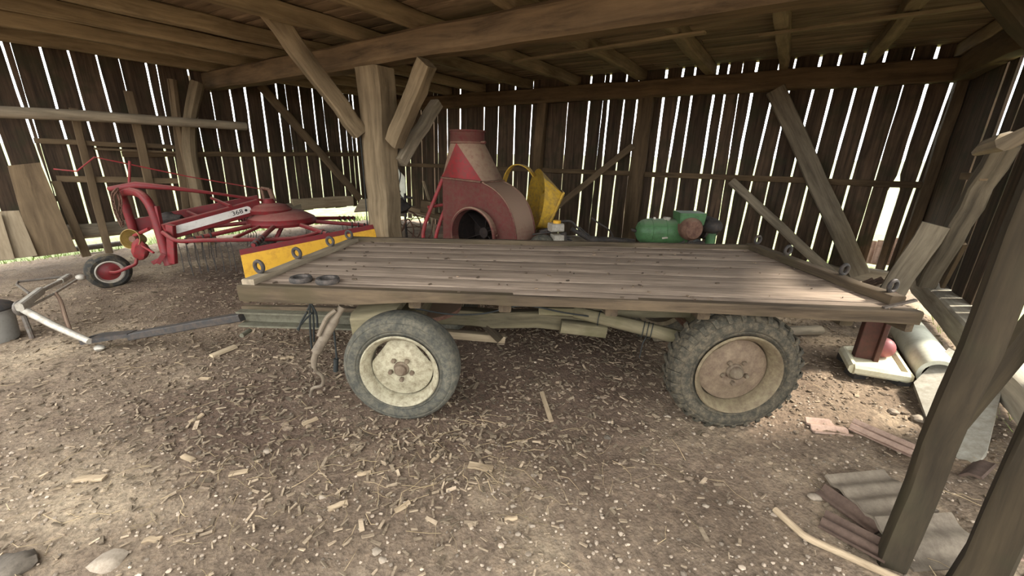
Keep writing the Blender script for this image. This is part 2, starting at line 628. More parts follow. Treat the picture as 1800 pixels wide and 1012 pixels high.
# meadow outside, rising gently away from the barn
mb = MB()
cx, cy = 0.0, 5.0
rad = [0, 4, 7, 9, 11, 14, 18, 25, 40, 70, 130]
vs, fs = [], []
for i, r in enumerate(rad):
    for j in range(64):
        a = 2 * math.pi * j / 64
        x, y = cx + r * math.cos(a), cy + r * math.sin(a)
        z = -.42 + .022 * max(0, r - 9) + (.12 * noise.noise(Vector((x * .3, y * .3, 0))) if r > 11 else 0)
        if y < 0:
            z = -.42 + .3 * max(0, min(1, -y / 3))
        vs.append((x, y, z))
for i in range(len(rad) - 1):
    for j in range(64):
        j2 = (j + 1) % 64
        fs.append([i * 64 + j, i * 64 + j2, (i + 1) * 64 + j2, (i + 1) * 64 + j])
bouncef = [f for f in fs if min(vs[i][1] for i in f) < -.5]
mb.add(vs, [f for f in fs if f not in bouncef])
o = mb.build('lawn', M_LAWN, loc=(0, 0, 0))
o['kind'] = 'structure'
o['label'] = 'sunlit green meadow outside the barn walls'
mb = MB()
mb.add(vs, bouncef)
o = mb.build('bounce_yard', M_DIRT, loc=(0, 0, 0))  # unseen earth, added so light bounced indoors is not green
o['kind'] = 'structure'
o['label'] = 'unseen bare earth added before the open barn for neutral bounce light'


# ---- board walls: each gap is (x1, y1, x2, y2, width)
def board_wall(name, gaps, P, d, nrm, zbot, ztop, t0=None, t1=None, thick=.026, label=None, extra=()):
    lines = []
    for g in gaps:
        a, b = W(g[0], g[1], P, nrm), W(g[2], g[3], P, nrm)
        ta, tb = np.dot(a - P, d), np.dot(b - P, d)
        s = (tb - ta) / (b[2] - a[2])
        s = max(-.035, min(.035, s))
        zm, tm = (a[2] + b[2]) / 2, (ta + tb) / 2
        mx, my = (g[0] + g[2]) / 2, (g[1] + g[3]) / 2
        w = .82 * abs(np.dot(W(mx + g[4] / 2, my, P, nrm) - W(mx - g[4] / 2, my, P, nrm), d))
        nw = 0
        if len(g) > 5:
            nw = w * g[6] / g[4]
        lines.append((tm, zm, s, w, g[5] if len(g) > 5 else -9, nw))
    for te, we in extra:
        lines.append((te, 1.5, 0, we, -9, 0))
    lines.sort(key=lambda l: l[0])
    if t0 is not None:
        lines.insert(0, (t0, 1.5, 0, 0, -9, 0))
    if t1 is not None:
        lines.append((t1, 1.5, 0, 0, -9, 0))
    mb = MB()
    seg = 16
    for k in range(len(lines) - 1):
        (ta, za, sa, wa0, na, nwa), (tb, zb, sb, wb0, nb_, nwb) = lines[k], lines[k + 1]
        zlo = zbot(.5 * (ta + tb)) + RNG.uniform(-.03, .05)
        zhi = ztop
        sd1, sd2 = RNG.uniform(0, 99), RNG.uniform(0, 99)
        vs, gr, fs = [], [], []
        dep = RNG.uniform(0, .012)
        for i in range(seg + 1):
            z = zlo + (zhi - zlo) * i / seg
            wa, wb = (nwa if z < na else wa0), (nwb if z < nb_ else wb0)
            l = ta + sa * (z - za) + wa / 2 + .007 * noise.noise(Vector((sd1, z * 2.3, 0))) + .003 * noise.noise(Vector((sd1, z * 11, 4)))
            r = tb + sb * (z - zb) - wb / 2 + .007 * noise.noise(Vector((sd2, z * 2.3, 0))) + .003 * noise.noise(Vector((sd2, z * 11, 4)))
            if r < l + .01:
                m = (l + r) / 2
                l, r = m - .005, m + .005
            for tt, off in ((l, 0), (r, 0), (r, -thick), (l, -thick)):
                vs.append(P + d * tt + nrm * (off - dep) + Z * z)
                gr.append((z, tt, off))
        for i in range(seg):
            for j in range(4):
                j2 = (j + 1) % 4
                fs.append([i * 4 + j, i * 4 + j2, i * 4 + 4 + j2, i * 4 + 4 + j])
        fs += [[3, 2, 1, 0], [seg * 4 + j for j in range(4)]]
        mb.add(vs, fs, gr, RNG.uniform(.72, 1.25))
    return structure(name, mb, M_WALL, label)


LEFT = [(-30, 280, 0, 371, 5), (0, 240, 17.4, 290.6, 6), (9.5, 97.4, 107.5, 387, 6), (30, 115.6, 113.8, 395.7, 2.2), (83, 126, 158, 388.6, 6),
        (126.5, 113.2, 183.4, 312.7, 5), (175.5, 119.5, 226, 311, 4.5), (214, 124, 234, 205, 2.5), (260.9, 130, 313.8, 369.6, 5),
        (282, 146, 321.7, 357, 2.2), (347.8, 209, 378.6, 363, 3.5), (370.8, 158.5, 404, 360, 2.5), (404, 153.8, 435.6, 357, 4),
        (430.3, 152.4, 458.7, 355.4, 4.5), (461.9, 173.8, 484, 346, 4.5), (487, 160, 511, 355, 3.5), (503, 162.7, 526.7, 348.3, 1.8),
        (526.7, 165, 549.7, 347.5, 2.5), (550.4, 169, 569.4, 344, 3), (570, 196, 587.6, 344, 2), (594, 193.5, 606.5, 320.6, 2.4),
        (608, 213, 618, 322, 1.6), (619, 233, 628, 344, 1.6), (628, 258, 635.8, 344, 3)]
BACK = [(712, 276, 712, 300, 2.5), (720, 249, 723, 365, 1.8), (741.4, 195, 741.4, 334, 1.5), (748.5, 197, 748.5, 290, .8),
        (762.8, 195, 762.8, 287, 1.8), (770, 195, 769.5, 346, 1.3), (785.7, 194, 785.5, 276, 2.2), (808.6, 192, 807.8, 230, 3.2),
        (819, 205, 819, 231, .8), (851, 190, 849.7, 232, 2.6), (875.8, 192, 872.7, 295, 2.2), (904.5, 189.6, 900.6, 330.6, 3),
        (915, 190, 913, 235, .8), (934.5, 187, 925, 357.5, 2.4), (997.8, 183, 982, 387.5, 1.8), (1034.9, 181.7, 1014.4, 398.6, 3.8),
        (1058.7, 181.7, 1034, 411, 1.2), (1069, 180, 1046.8, 411, 4), (1096.6, 179, 1069, 414, 3.5), (1119.6, 178, 1093.4, 419, 4),
        (1165.6, 175, 1138.7, 386, 5.5), (1193, 174.5, 1159, 386, 4.5), (1214.6, 174, 1183.8, 386, 4), (1253.4, 171, 1221, 375, 5.5),
        (1273, 170.6, 1239, 383, 3.5), (1297.6, 168.6, 1273, 326, 1.6), (1321, 167, 1270.8, 433, 5.5), (1355.6, 176.5, 1295, 433, 4),
        (1386.4, 162, 1328, 430, 3.5), (1429, 159, 1357, 448, 5), (1463, 157, 1387.4, 454, 5), (1504, 156, 1425, 441.7, 5.5),
        (1541.4, 152.7, 1454.6, 460.6, 5.5), (1589, 148.5, 1503, 432, 2.2), (1629.6, 150, 1545, 420, 7.5, 1.33, 27), (1673.8, 145.4, 1577.4, 418.5, 6.5),
        (1703, 146, 1604.3, 440.6, 4)]
RIGHT = [(1781.4, 83.7, 1677, 378, 4), (1797, 99.5, 1650, 508, 11), (1800, 161, 1671, 508, 4), (1804, 231, 1683, 541, 3), (1795.6, 332, 1704, 541, 5),
         (1807, 332, 1713, 571, 3.5), (1797, 524, 1737, 639, 26)]

CEIL = 3.14
PB = K
PL_ = K
board_wall('wall_left', LEFT, K, -V, NL, lambda t: .36, CEIL + .1, t0=.05, t1=11.5, label='left wall of dark upright boards with daylight between them')
board_wall('wall_back', BACK, K, U, NB, lambda t: -.02 if t < 1.5 else -.24, CEIL + .1, t0=.05, t1=10.85,
           label='back wall of dark upright boards with bright gaps')
board_wall('wall_right', RIGHT, KR, -V, -NL, lambda t: .3, CEIL + .1, t0=.0, t1=2.95, label='right wall of dark upright boards running towards the open side')

board_wall('wall_right', [], KR, -V, -NL, lambda t: .1, CEIL + .1, t0=4.25, t1=5.5, extra=((4.42, .02), (4.63, .03), (4.85, .02), (5.05, .03), (5.28, .02)),  # out of view, added to keep sun off the lower right floor
           label='unseen boards added past the right wall opening to hold back the sun')

# ---- loft floor: planks, with a slab added above to keep daylight out of the seams
fr0 = K - NB * 0
mb = MB()
DEPTH = 8.3
nd = NB
k = 0
off = -.1
while off < DEPTH:
    w = RNG.uniform(.16, .26)
    a = K - U * .5 + nd * (off + w / 2) + Z * (CEIL + .012)
    b = K + U * 11.15 + nd * (off + w / 2) + Z * (CEIL + .012)
    brk = RNG.uniform(.25, .75)
    m_ = a + (b - a) * brk
    mb.timber(a, m_ - U * .004, w - .006, .026, jit=.0025, ch=.08, seg=16, tone=RNG.uniform(.8, 1.15))
    mb.timber(m_ + U * .004, b, w - .006, .026, jit=.0025, ch=.08, seg=16, tone=RNG.uniform(.8, 1.15))
    off += w
mb.slab((K - U * .5 - nd * .3 + Z * (CEIL + .03), K + U * 11.2 - nd * .3 + Z * (CEIL + .03), K + U * 11.2 + nd * DEPTH + Z * (CEIL + .03), K - U * .5 + nd * DEPTH + Z * (CEIL + .03)), .03, normal=Z)
structure('ceiling', mb, M_CEIL, 'underside of the loft floor, wide brown planks on joists')

for i, t in enumerate([.22, 1.25, 2.22, 3.16, 4.36, 5.4, 6.66, 7.76, 8.78, 9.78, 10.7]):
    mb = MB()
    s = K + U * t
    mb.timber(s + NB * .03 + Z * 3.045, s - V * (DEPTH / .99) + Z * 3.045, .13 + RNG.uniform(-.015, .02), .17, seg=22, jit=.006, tone=RNG.uniform(.85, 1.1))
    structure('joist', mb, M_JOIST, 'squared timber joist carrying the loft floor')

# ---- big tie beam over the post and back wall plate
P0 = G(700, 54, 2.96)
DB = unit(np.array([.838, -.545, 0]))
NBM = np.array([DB[1], -DB[0], 0])
bl = W(312, 150, P0, NBM)
mb = MB()
mb.timber(bl * [1, 1, 0] - NBM * .13 + Z * 2.835, P0 * [1, 1, 0] + DB * 6.5 - NBM * .13 + Z * 2.80, .26, .29, seg=26, jit=.007, ch=.12, tone=.95)
structure('beam', mb, M_BEAM, 'heavy hewn tie beam crossing the ceiling over the middle post')
mb = MB()
mb.timber(K + U * .15 + NB * .1 + Z * 2.82, K + U * 10.8 + NB * .1 + Z * 2.815, .2, .28, seg=30, jit=.006, ch=.1, tone=.8)
structure('beam', mb, M_BEAM, 'long wall plate beam along the top of the back wall')
mb = MB()
mb.timber(KR - NL * .1 + Z * 2.82, KR - NL * .1 - V * 7 + Z * 2.82, .2, .28, seg=20, jit=.006, ch=.1, tone=.8)
structure('beam', mb, M_BEAM, 'wall plate beam along the top of the right wall')

# sills and rails
mb = MB()
a, b = W(142, 406, K, NL), W(614, 352, K, NL)
mb.timber(a + (a - b) * .4 + NL * .08, a + (b - a) * .72 + NL * .08, .18, .22, jit=.01, ch=.3, seg=18)
structure('sill', mb, M_GREY, 'round edged sill log under the left wall boards')
mb = MB()
mb.timber(at(513, 359, 9.0) * 0 + W(508, 359, K, NL) + NL * .12, W(614, 352, K, NL) + NL * .12, .1, .24, jit=.004, seg=6)
structure('sill', mb, M_PALE, 'pale sawn sill beam with a notch near the back left corner')
mb = MB()
a, b = W(1386, 466, K, NB), W(1562, 487, K, NB)
mb.timber(a + (a - b) * 3.4 + NB * .08, b + NB * .08, .16, .2, jit=.006, seg=20)
structure('sill', mb, M_GREY, 'grey sill beam along the foot of the back wall')
mb = MB()
a, b = W(690, 362, K, NB), W(800, 385, K, NB)
mb.timber(a + NB * .08, b + NB * .08, .16, .16, jit=.008, seg=6, ch=.25)
structure('sill', mb, M_GREY, 'dark sill log in the back corner behind the middle post')
mb = MB()
for x0, x1 in ((662, 1000),):
    pass
a, b = W(700, 289, K, NB), W(1637, 328, K, NB)
a[2] = b[2] = 1.375
mb.timber(a + NB * .04, b + NB * .04, .06, .09, jit=.004, seg=24, tone=.8)
structure('rail', mb, M_BEAM, 'horizontal rail nailed across the back wall boards')
mb = MB()
a, b = W(350, 271, K, NL), W(640, 271, K, NL)
mb.timber(a + (a - b) * .3 + NL * .04, b + NL * .04, .06, .09, jit=.004, seg=14, tone=.9)
structure('rail', mb, M_BEAM, 'horizontal rail nailed across the left wall boards')

# right sill: raised beam carrying the wall boards, lying along the right wall
mb = MB()
a, b = G(1600, 512, .12), G(1694, 631, .12)
dirs = unit(b - a)
ns = unit(np.cross(dirs, Z))
q0, q1 = a - dirs * .15, b + dirs * 1.2
mb.timber(q0 - ns * .12 + Z * .115, q1 - ns * .12 + Z * .115, .24, .23, jit=.006, seg=12, ch=.08)
structure('sill', mb, M_SILV, 'thick silver grey sill beam along the right wall')
SILLR = (q0, q1, ns)

# posts on the walls
mb = MB()
a, b = W(958, 186, K, NB), W(940, 372, K, NB)
a[2], b[2] = 2.68, -.15
mb.timber(b + NB * .1, a + NB * .1, .2, .14, up=NB, jit=.006, tone=.9)
tag(mb.build('wall_post', M_BEAM), 'brown upright post against the back wall above the yellow spreader', 'post')
mb = MB()
a, b = W(1138, 178, K, NB), W(1108, 420, K, NB)
a[2] = 2.68
b = b + (b - a) * .05
b[2] = -.15
mb.timber(b + NB * .1, a + NB * .1, .27, .14, up=NB, jit=.006, tone=.62)
tag(mb.build('wall_post', M_BEAM), 'broad dark post on the back wall behind the green engine', 'post')
mb = MB()
mb.timber(KR - U * .07 - V * .07 - Z * .15, KR - U * .07 - V * .07 + Z * 2.68, .12, .12, up=NB, jit=.004, tone=.6)
tag(mb.build('corner_post', M_BEAM), 'dark square post in the back right corner of the barn', 'post')

# middle post with its braces
PC = P0 - NBM * .14
pa, pb = W(681, 425, PC, NBM), W(660, 130, PC, NBM)
pa = pa + (pa - pb) * ((pa[2] + .05) / (pb[2] - pa[2]))
ptop = pb.copy()
ptop = pa + (pb - pa) * ((2.66 - pa[2]) / (pb[2] - pa[2]))
post = thing('middle_post', 'stout grey brown middle post branching into three braces behind the wagon', 'post', (pa[0], pa[1], 0))
mb = MB()
mb.timber(pa, ptop, .37, .28, up=NBM, seg=12, jit=.009, ch=.1, taper=1.12, tone=1.05)
mb.build('post_shaft', M_POST, post)
mb = MB()
t1 = G(471, 16, 3.10)
b1 = W(652, 236, PC, NBM) + NBM * .16
mb.timber(b1, t1, .16, .2, up=Z, seg=8, jit=.006, tone=1.0)
mb.build('brace', M_POST, post)
mb = MB()
b2, t2 = W(684, 252, P0, NBM) - NBM * .08, W(742, 107, P0, NBM) - NBM * .08
mb.timber(b2, t2, .2, .17, up=NBM, seg=7, jit=.007, tone=1.05)
mb.build('brace', M_POST, post)
mb = MB()
b3 = W(690, 285, PC, NBM) - NBM * .12
t3 = b3 + V * .75 + Z * .8
mb.timber(b3, t3, .16, .14, up=NBM, seg=5, jit=.006, tone=1.15)
mb.build('brace', M_GREY, post)
mb = MB()
w0 = W(631, 236, P0, NBM)
mb.tube(bez([W(631, 236, P0, NBM) + NBM * .05, W(634, 231, P0, NBM) + NBM * .06, W(638, 236, P0, NBM) + NBM * .05, W(643, 300, P0, NBM) + NBM * .04, W(652, 420, P0, NBM) + NBM * .04]), .008, 6)
mb.build('wire', M_CABLE, post)

# crooked twin posts carrying the far end of the tie beam
PCK = K + NL * .42
for pts, off, rads, m_, lab in (([(347, 146), (335, 205), (333, 258), (342, 310), (357, 376)], 0.0, [.105, .095, .105, .10, .11, .12], M_POST,
                                 'crooked natural post under the far left end of the tie beam'),
                                ([(303, 140), (311, 205), (321, 252), (331, 310), (343, 376)], .12, [.07, .07, .085, .07, .075, .09], M_LEAN,
                                 'slim knotty post just left of the crooked beam post')):
    P_ = [W(x, y, PCK - NL * off, NL) for x, y in pts]
    d_ = P_[-1] - P_[-2]
    P_.append(P_[-1] + d_ * ((P_[-1][2] + .04) / -d_[2]))
    rr_ = np.interp(np.linspace(0, 5, 31), range(6), rads)
    mb = MB()
    mb.tube(bez(P_), list(rr_), 8)
    tag(mb.build('crooked_post', m_), lab, 'post')

# diagonal timbers on the walls
mb = MB()
mb.timber(W(452, 150, K, NL) + NL * .12, W(628, 348, K, NL) + NL * .12, .16, .09, up=NL, jit=.005, tone=1.0)
tag(mb.build('wall_brace', M_LEAN), 'diagonal brace board falling to the back corner on the left wall', 'brace')
mb = MB()
mb.timber(W(1363, 160, K, NB) + NB * .16, W(1508, 478, K, NB) + NB * .16, .25, .13, up=NB, jit=.005, tone=.72)
tag(mb.build('wall_brace', M_GREY), 'broad diagonal timber brace across the right part of the back wall', 'brace')
mb = MB()
mb.timber(W(1118, 256, K, NB) + NB * .2, W(980, 375, K, NB) + NB * .6, .11, .05, up=NB, jit=.003, tone=.9)
tag(mb.build('wall_brace', M_LEAN), 'thin slanting lath on the back wall right of the yellow spreader', 'brace')
mb = MB()
mb.timber(W(1288, 318, K, NB) + NB * .25, W(1485, 492, K, NB) + NB * 1.0, .13, .1, up=NB, jit=.005, ch=.25, tone=.95)
tag(mb.build('leaning_pole', M_GREY), 'grey pole leaning down to the sill behind the wagon corner', 'pole')

# long rail pole on the left
mb = MB()
pp = PC + NBM * .2
mb.tube([at(-60, 194, 5.2), W(430, 222, PC, NBM) * 0 + at(160, 204, 6.0), at(432, 222, 7.6)], [.075, .075, .07], 10)
tag(mb.build('rail_pole', M_GREY), 'long horizontal round pole crossing the left wall past the crooked post', 'pole')

# laths under the joists
mb = MB()
mb.timber(G(905, 109, 2.94), G(1240, 56, 2.94), .1, .025, jit=.003, tone=1.0)
tag(mb.build('roof_lath', M_JOIST), 'long loose lath hanging under the joists right of the tie beam', 'lath')
mb = MB()
mb.timber(G(1335, 62, 2.94), G(1745, 6, 2.94), .07, .03, jit=.004, tone=.8)
tag(mb.build('roof_lath', M_JOIST), 'rough lath under the joists in the upper right of the loft floor', 'lath')
# knee timbers, upper right
mb = MB()
mb.timber(at(1752, -20, 3.4), at(1840, 92, 3.5), .12, .12, jit=.006)
tag(mb.build('knee_brace', M_DARKPOST), 'dark knee brace in the top right corner of the barn', 'brace')
mb = MB()
mb.timber(W(1718, 92, K, NB) + NB * .3, W(1810, 40, K, NB) + NB * .9, .22, .2, jit=.012, ch=.2)
tag(mb.build('knee_brace', M_LEAN), 'short split brace end on top of the back right beam', 'brace')

# ================================================================== wagon
FLc, FRc, BLc, BRc = A3((-1.60, 2.225, .90)), A3((2.29, 2.10, .866)), A3((-1.52, 3.70, .862)), A3((2.29, 3.69, .866))


def D(s, t, dz=0.0):
    return (1 - s) * (1 - t) * FLc + s * (1 - t) * FRc + (1 - s) * t * BLc + s * t * BRc + Z * dz


wagon = thing('flatbed_wagon', 'old flatbed farm wagon with a grey plank deck and rubber tyred wheels', 'wagon', (.35, 2.95, 0))
mb = MB()
seams = [.0, .079, .20, .37, .55, .70, .83, .955, 1.0]
for i in range(len(seams) - 1):
    a, b = seams[i] + .0034, seams[i + 1] - .0034
    seg = 24
    sd = RNG.uniform(0, 90)
    vs, gr, fs = [], [], []
    for k in range(seg + 1):
        s = k / seg
        e1 = .0022 * noise.noise(Vector((sd, s * 9, 0)))
        e2 = .0022 * noise.noise(Vector((sd + 7, s * 9, 0)))
        hz = .004 * noise.noise(Vector((sd + 3, s * 3, 0)))
        for t, dz in ((a + e1, hz - .002), (a + e1 + .004, hz), (b + e2 - .004, hz), (b + e2, hz - .002), (b + e2, -.035), (a + e1, -.035)):
            vs.append(D(s, t, dz))
            gr.append((s * 3.9, t * 1.5, dz))
    for k in range(seg):
        for j in range(6):
            j2 = (j + 1) % 6
            fs.append([k * 6 + j, k * 6 + j2, k * 6 + 6 + j2, k * 6 + 6 + j])
    fs += [list(range(6))[::-1], [seg * 6 + j for j in range(6)]]
    mb.add(vs, fs, gr, RNG.uniform(.9, 1.1))
deck = mb.build('deck', M_DECK, wagon)
# worn front edge timber
mb = MB()
seg = 30
vs, gr, fs = [], [], []
for k in range(seg + 1):
    s = -.004 + 1.008 * k / seg
    hh = .098 - .040 * min(1, max(0, (s - .16) / .12)) + .02 * max(0, (s - .72) / .28) + .008 * noise.noise(Vector((s * 11, 3, 0)))
    for t, dz in ((-.012, -.008), (-.006, .001), (.028, .001), (.028, -hh), (-.010, -hh)):
        vs.append(D(s, t, dz))
        gr.append((s * 3.9, t * 1.5, dz))
for k in range(seg):
    for j in range(5):
        j2 = (j + 1) % 5
        fs.append([k * 5 + j, k * 5 + j2, k * 5 + 5 + j2, k * 5 + 5 + j])
fs += [list(range(5))[::-1], [seg * 5 + j for j in range(5)]]
mb.add(vs, fs, gr, 1.0)
mb.build('side_board', M_EDGE, wagon)
mb = MB()
mb.timber(D(.0, .985, .018), D(1, .985, .018), .05, .045, jit=.002, seg=16)
mb.build('back_rail', M_EDGE, wagon)


def eye_bolt(p, ax, parent, R=.034):
    m = MB()
    m.ring(A3(p) + Z * .045, ax, R, .012, 20, 8)
    m.tube([A3(p) - Z * .01, A3(p) + Z * .014], .009, 8)
    return m.build('ring_bolt', M_DKGREY, parent)


mb = MB()
mb.timber(D(.012, -.0, .012), D(.012, 1, .014), .075, .04, jit=.002, seg=10, tone=1.1)
er = mb.build('end_rail', M_GREY, wagon)
for t in (.10, .375, .70, .935):
    eye_bolt(D(.006, t, .03), (.35, 1, 0), er)
mb = MB()
mb.timber(D(.985, .05, .028), D(.985, 1, .026), .085, .056, jit=.002, seg=10, tone=.95)
er = mb.build('end_rail', M_EDGE, wagon)
for t in (.10, .33, .70, .97):
    eye_bolt(D(.992, t, .05), (-.35, 1, 0), er)
mb = MB()
mb.timber(D(.995, .01, .06), D(.955, .015, .004), .022, .012, jit=0)
mb.build('strap_iron', M_IRON, wagon)
# end boards and cross bearers
mb = MB()
mb.timber(D(.004, 0, -.07), D(.004, 1, -.07), .04, .09, jit=.002)
mb.build('end_board', M_EDGE, wagon)
mb = MB()
mb.timber(D(.996, 0, -.075), D(.996, 1, -.075), .045, .11, jit=.002)
mb.build('end_board', M_EDGE, wagon)
for s in (.055, .26, .40, .565, .705, .92):
    mb = MB()
    mb.timber(D(s, .045, -.085), D(s, .97, -.085), .075, .095, jit=.002, tone=.8)
    mb.build('cross_bearer', M_EDGE, wagon)
# chassis
mb = MB()
mb.timber((-1.0, 2.95, .44), (.72, 2.95, .405), .11, .13, jit=.005, seg=10)
mb.build('reach_beam', M_CHAS, wagon)
mb = MB()
mb.timber(at(985, 572, 2.88), at(1064, 581, 2.88), .1, .1, jit=.003)
mb.build('reach_block', M_CHAS, wagon)
mb = MB()
mb.timber((.2, 3.1, .56), (2.0, 3.1, .55), .07, .08, jit=.004)
mb.timber((.2, 2.75, .57), (1.7, 2.75, .57), .06, .06, jit=.004)
mb.build('frame_rail', M_CHAS, wagon)
# steel channel of the pole
mb = MB()
ca, cb = at(424, 557, 2.9), at(700, 566, 2.9)
mb.timber(ca, cb, .1, .125, jit=.001, prof=[(-.05, -.062), (.05, -.062), (.05, -.048), (-.03, -.045), (-.03, .045), (.05, .048), (.05, .062), (-.05, .062)], seg=6)
mb.tube([at(432, 585, 2.86) + [0, .05, 0], at(432, 585, 2.86) - [0, .05, 0]], .018, 10)
mb.build('pole_channel', M_STEELG, wagon)
mb = MB()
mb.timber(at(430, 541, 2.95), at(650, 546, 2.95), .06, .05, jit=.003)
mb.build('pole_plank', M_EDGE, wagon)
# iron tow pole with its eye
mb = MB()
pa_, pb_ = at(428, 556, 2.92), G(232, 590, .13)
mb.timber(pa_, pb_, .085, .06, jit=.001, seg=8, ch=.12)
tow = mb.build('tow_pole', M_DKGREY, wagon)
ex = unit(pb_ - pa_)
tip = G(166, 598, .10)
mb = MB()
side = unit(np.cross(Z, ex))
nrm_ = unit(np.cross(ex, side))
circ = [tip + (ex * math.cos(q) + side * math.sin(q)) * .085 for q in np.linspace(-1.9, 1.9, 16)]
outl = circ + [pb_ + side * .043 + ex * -.02, pb_ - side * .043 + ex * -.02]
hole = [tip + (ex * math.cos(q) + side * math.sin(q)) * .042 for q in np.linspace(0, 2 * math.pi, 18)[:-1]]
mb.prism(outl, nrm_ * .035, holes=[hole])
mb.build('tow_eye', M_DKGREY, tow)
# bolsters, axles, turntable
mb = MB()
mb.timber((-.70, 2.32, .60), (-.70, 3.55, .60), .15, .16, jit=.005)
mb.build('front_bolster', M_CHAS, wagon)
mb = MB()
mb.timber(at(630, 561, 2.42), at(708, 556, 2.42), .24, .17, jit=.006, ch=.2, tone=1.3)
mb.build('bolster_block', M_CHAS, wagon)
mb = MB()
mb.timber((1.41, 2.32, .58), (1.41, 3.5, .58), .2, .2, jit=.005)
mb.build('rear_bolster', M_CHAS, wagon)
mb = MB()
mb.lathe([(.0, 0), (.30, 0), (.30, .03), (.0, .03)], (-.70, 2.95, .49), Z, 32)
mb.build('turntable', M_RUST, wagon)
for xx, zz in ((-.68, .365), (1.41, .395)):
    mb = MB()
    mb.tube([(xx, 2.25, zz), (xx, 3.55, zz)], .035, 12)
    mb.build('axle', M_RUST, wagon)
mb = MB()
sa, sb = at(1010, 548, 2.75), at(1245, 606, 2.42)
mb.tube([sa, (sa + sb) / 2 + Z * .004, sb], [.045, .05, .05], 10)
rs = mb.build('rear_strut', M_CHAS, wagon)
mb = MB()
for k in (.20, .54, .57, .60):
    c = sa + (sb - sa) * k
    mb = MB()
    mb.ring(c, sb - sa, .056, .0035, 16, 5)
    mb.build('wire_lashing', M_CABLE, rs)
c = sa + (sb - sa) * .57
mb = MB()
mb.tube(bez([c - Z * .05, c - Z * .11 + [-.02, 0, 0], c - Z * .22 + [-.03, 0, 0]]), .004, 5)
mb.build('wire_end', M_CABLE, rs)
mb = MB()
mb.timber(at(775, 586, 2.95), at(888, 596, 2.95), .07, .06, jit=.004)
mb.build('steering_arm', M_PALE, wagon)
mb = MB()
mb.timber(at(842, 560, 2.95), at(880, 597, 2.86), .05, .05, jit=.003, tone=.7)
mb.build('steering_post', M_EDGE, wagon)
mb = MB()
mb.tube(bez([at(730, 542, 2.4), at(790, 552, 2.5), at(850, 551, 2.6), at(920, 537, 2.5), at(990, 549, 2.6), at(1050, 558, 2.7)]), .006, 6)
mb.build('brake_cable', M_CABLE, wagon)


